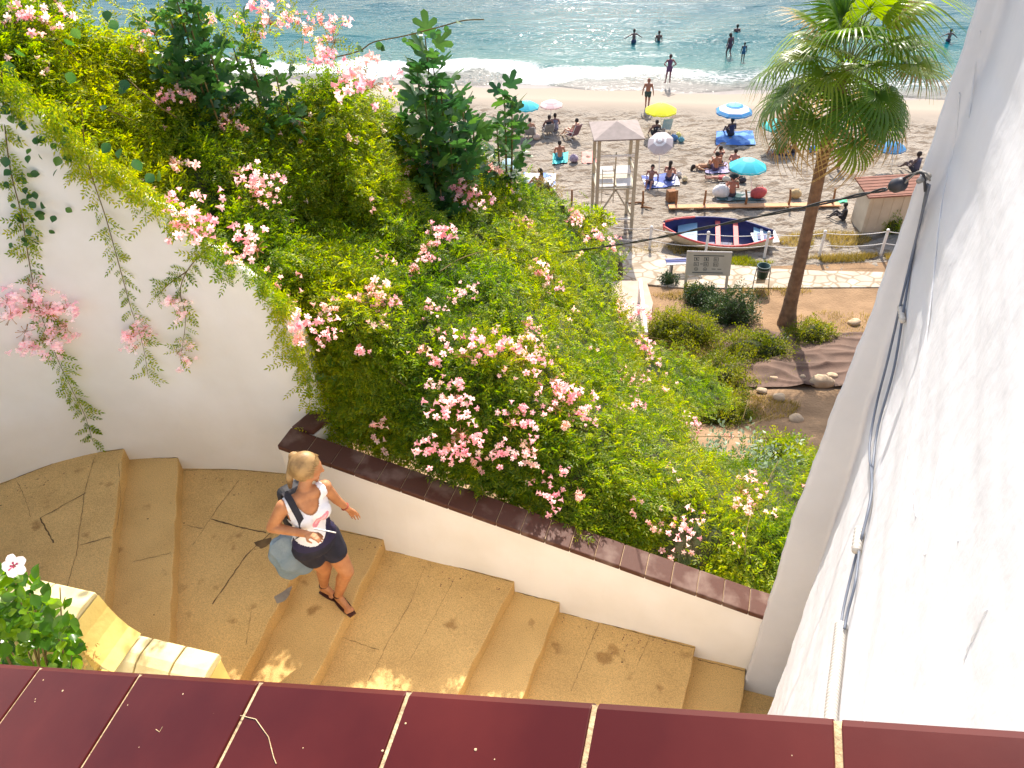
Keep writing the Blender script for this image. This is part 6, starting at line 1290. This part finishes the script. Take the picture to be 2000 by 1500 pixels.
for h_,k_ in ((Lh,Lk),(Rh,Rk)): cap(mb,h_,h_+(k_-h_)*.42,.110,.098,14)
addp(mb,'shorts',mat('black_cotton',(.012,.012,.022),.85,(.02,.02,.035),14),.008,3,lambda p:p.z<11.53)
# hair with bun
hm=mat('blonde_hair',(.40,.245,.10),.5,(.24,.14,.055),15,.4,60,contrast=(.4,.62),dist=.003);N_,L__,_b=nodes(hm)
mb=MB();mb.ball(hd-fd*.020+fu*.018,1,18,14,(.097,.114,.124),RH);bun=v3(*at(574,893,12.17));mb.ball(bun,.036,12,9);cap(mb,hd-fd*.06,bun,.07,.035,12);mb.ball(bun+up*.004,.040,12,9);cap(mb,bun,hd-fd*.115-fu*.10,.036,.030,10);cap(mb,hd-fd*.115-fu*.10,hd-fd*.10-fu*.20,.030,.014,10)
addp(mb,'hair',hm,.007,2,lambda p:not((p-hd).dot(fd)>.045 and (p-hd).dot(fu)<.075) and not ((p-hd).dot(fd)>.0 and (p-hd).dot(fu)<-.02))
mb=MB()
for i in range(150):     # combed strands
    a=rnd.uniform(-1.25,1.25);st0=hd+fu*(.118*math.cos(a))+fs*(.088*math.sin(a))+fd*rnd.uniform(.02,.07);
    m1=hd+(fu*math.cos(a)*.128+fs*math.sin(a)*.095)-fd*.03;e1=bun+v3(rnd.gauss(0,.012),rnd.gauss(0,.012),rnd.gauss(0,.012));mb.tube(smooth([st0,m1,(m1+e1)/2+(fu*math.cos(a)+fs*math.sin(a))*.012,e1],4),.0012,3)
mb.build('hair_strands',mat('light_hair',(.58,.39,.17),.4,(.38,.23,.09),20),wm_,True)
bd_=(bun-hd).normalized();bx_=bd_.orthogonal().normalized();RB=Matrix((bx_,bd_.cross(bx_),bd_)).transposed();MB().lathe([(.036,-.010),(.046,-.006),(.046,.006),(.036,.010)],tuple(bun-bd_*.012),14,RB).build('hair_band',M['dark'],wm_,True)
# sandals
sl2=mat('dark_leather',(.06,.02,.015),.5)
for a_,t_ in ((La,Lt),(Ra,Rt)):
    d_=(t_-a_);d_.z=0;d_.normalize();s2=d_.cross(up);z=10.605;h0=a_-d_*.05;V=[]
    for i in range(9):
        t=i/8;c_=h0+d_*(.24*t);w_=.030+.014*math.sin(PI*t*.9+.4);V+=[v3(c_.x,c_.y,z)+s2*w_,v3(c_.x,c_.y,z)-s2*w_,v3(c_.x,c_.y,z+.012)-s2*w_,v3(c_.x,c_.y,z+.012)+s2*w_]
    sd_o=MB().add(V,[(4*i+k,4*i+(k+1)%4,4*i+4+(k+1)%4,4*i+4+k) for i in range(8) for k in range(4)]+[(0,1,2,3),(35,34,33,32)]).build('sandal',sl2,wm_)
    for f_,hgt,wd in ((.105,.048,.038),(.17,.034,.043)):
        c_=h0+d_*f_;P=[v3(c_.x,c_.y,z+.012)+s2*wd*math.cos(an)+up*(hgt*math.sin(an)) for an in np.linspace(0,PI,9)];MB().tube(P,.0045,6).build('strap',sl2,sd_o,True).parent=wm_
    c_=a_+up*.012;P=[c_+(d_*math.cos(an)+s2*math.sin(an))*.038 for an in np.linspace(0,2*PI,15)];MB().tube(P,.0045,6,False).build('ankle_strap',sl2,wm_,True)
for q in (.80,): p=Le+(Lw-Le)*q;dd2=(Lw-Le).normalized();x=dd2.orthogonal().normalized();y_=dd2.cross(x);MB().tube([p+(x*math.cos(an)+y_*math.sin(an))*.030 for an in np.linspace(0,2*PI,15)],.005,6,False).build('bracelet',mat('red_band',(.35,.06,.04),.6),wm_,True)
# phone, shoulder bag, backpack
pc=v3(*at(634,1036,11.80));px_=(Rw-Re).normalized();py_=v3(-.3,-.5,.8);py_=(py_-px_*py_.dot(px_)).normalized();RP_=Matrix((px_,py_,px_.cross(py_))).transposed()
ph=empty('phone',pc,'phone with a dark screen and white rim held in the woman\'s right hand','phone');MB().box(pc,(.150,.075,.009),RP_).build('case',M['wpaint'],ph,bevel=.004);MB().box(pc+px_.cross(py_)*.0055,(.138,.066,.002),RP_).build('screen',mat('dark_screen',(.015,.01,.02),.15),ph)
bgm=mat('light_blue_denim',(.21,.27,.32),.9,(.15,.21,.26),9,.6,40);bc=v3(*at(574,1072,11.38));bg=empty('shoulder_bag',bc,'light blue slouchy cloth bag hanging at the woman\'s right hip','bag')
mb=MB();V=[];n1,n2=26,26
for i in range(n1):
    t=i/(n1-1);ww=.10+.085*math.sin(PI*(t*.9+.02));dd3=.02+.055*math.sin(PI*(t*.9+.05));cz=.20-.44*t
    for j in range(n2):
        an=2*PI*j/n2;fold=1+.09*math.sin(an*5+t*6)+.08*math.sin(an*3-t*9);V.append(bc+sh*(ww*math.cos(an)*fold+.07*t-.04)+fwd*(dd3*math.sin(an)*fold+.05*t)+up*(cz+.012*math.sin(an*4+t*5)))
mb.add(V,[(i*n2+j,i*n2+(j+1)%n2,(i+1)*n2+(j+1)%n2,(i+1)*n2+j) for i in range(n1-1) for j in range(n2)]+[tuple(range(n2)),tuple((n1-1)*n2+j for j in range(n2-1,-1,-1))])
o=mb.build('pouch',bgm,bg,True);sm_=o.modifiers.new('s','SUBSURF');sm_.levels=1;sm_.render_levels=2
P=[v3(*at(u,v,z)) for u,v,z in [(600,1066,11.52),(598,1040,11.62),(590,1010,11.75),(580,985,11.90)]];MB().tube(smooth(P,5),.004,6).build('cord',M['wpaint'],bg,True);MB().tube([v3(*at(600,1056,11.57)),v3(*at(603,1070,11.52))],[.009,.009],8).build('cord_lock',M['wpaint'],bg,True)
bk=v3(-1.575,3.86,11.66)-fwd*.10;bp_=empty('backpack',bk,'black backpack on the woman\'s back, one strap over her shoulder','backpack');MB().box(bk-fwd*.02,(.30,.15,.40),Rf_,.85).build('pack',mat('black_nylon',(.02,.02,.022),.6,(.035,.035,.04),12),bp_,bevel=.05,seg=4)
o=bp_.children[0] if bp_.children else None
q=Rs+sh*.050
P=[q-fwd*.11-up*.05,q-fwd*.05+up*.062,q+fwd*.02+up*.066,q+fwd*.075+up*.01,q+fwd*.125-up*.10+sh*.005,q+fwd*.115-up*.22-sh*.01,q+fwd*.04-up*.32-sh*.05]
P=smooth(P,5);V=[]
for i,p in enumerate(P):
    t=(Vector(P[min(i+1,len(P)-1)])-Vector(P[max(i-1,0)])).normalized();p=Vector(p);s4=sh;nn2=t.cross(s4).normalized();V+=[p+s4*.024,p-s4*.024,p-s4*.024+nn2*.006,p+s4*.024+nn2*.006]
MB().add(V,[(4*i+k,4*i+(k+1)%4,4*i+4+(k+1)%4,4*i+4+k) for i in range(len(P)-1) for k in range(4)]).build('strap',mat('black_webbing',(.02,.018,.025),.7),bp_)
bpy.context.view_layer.update()
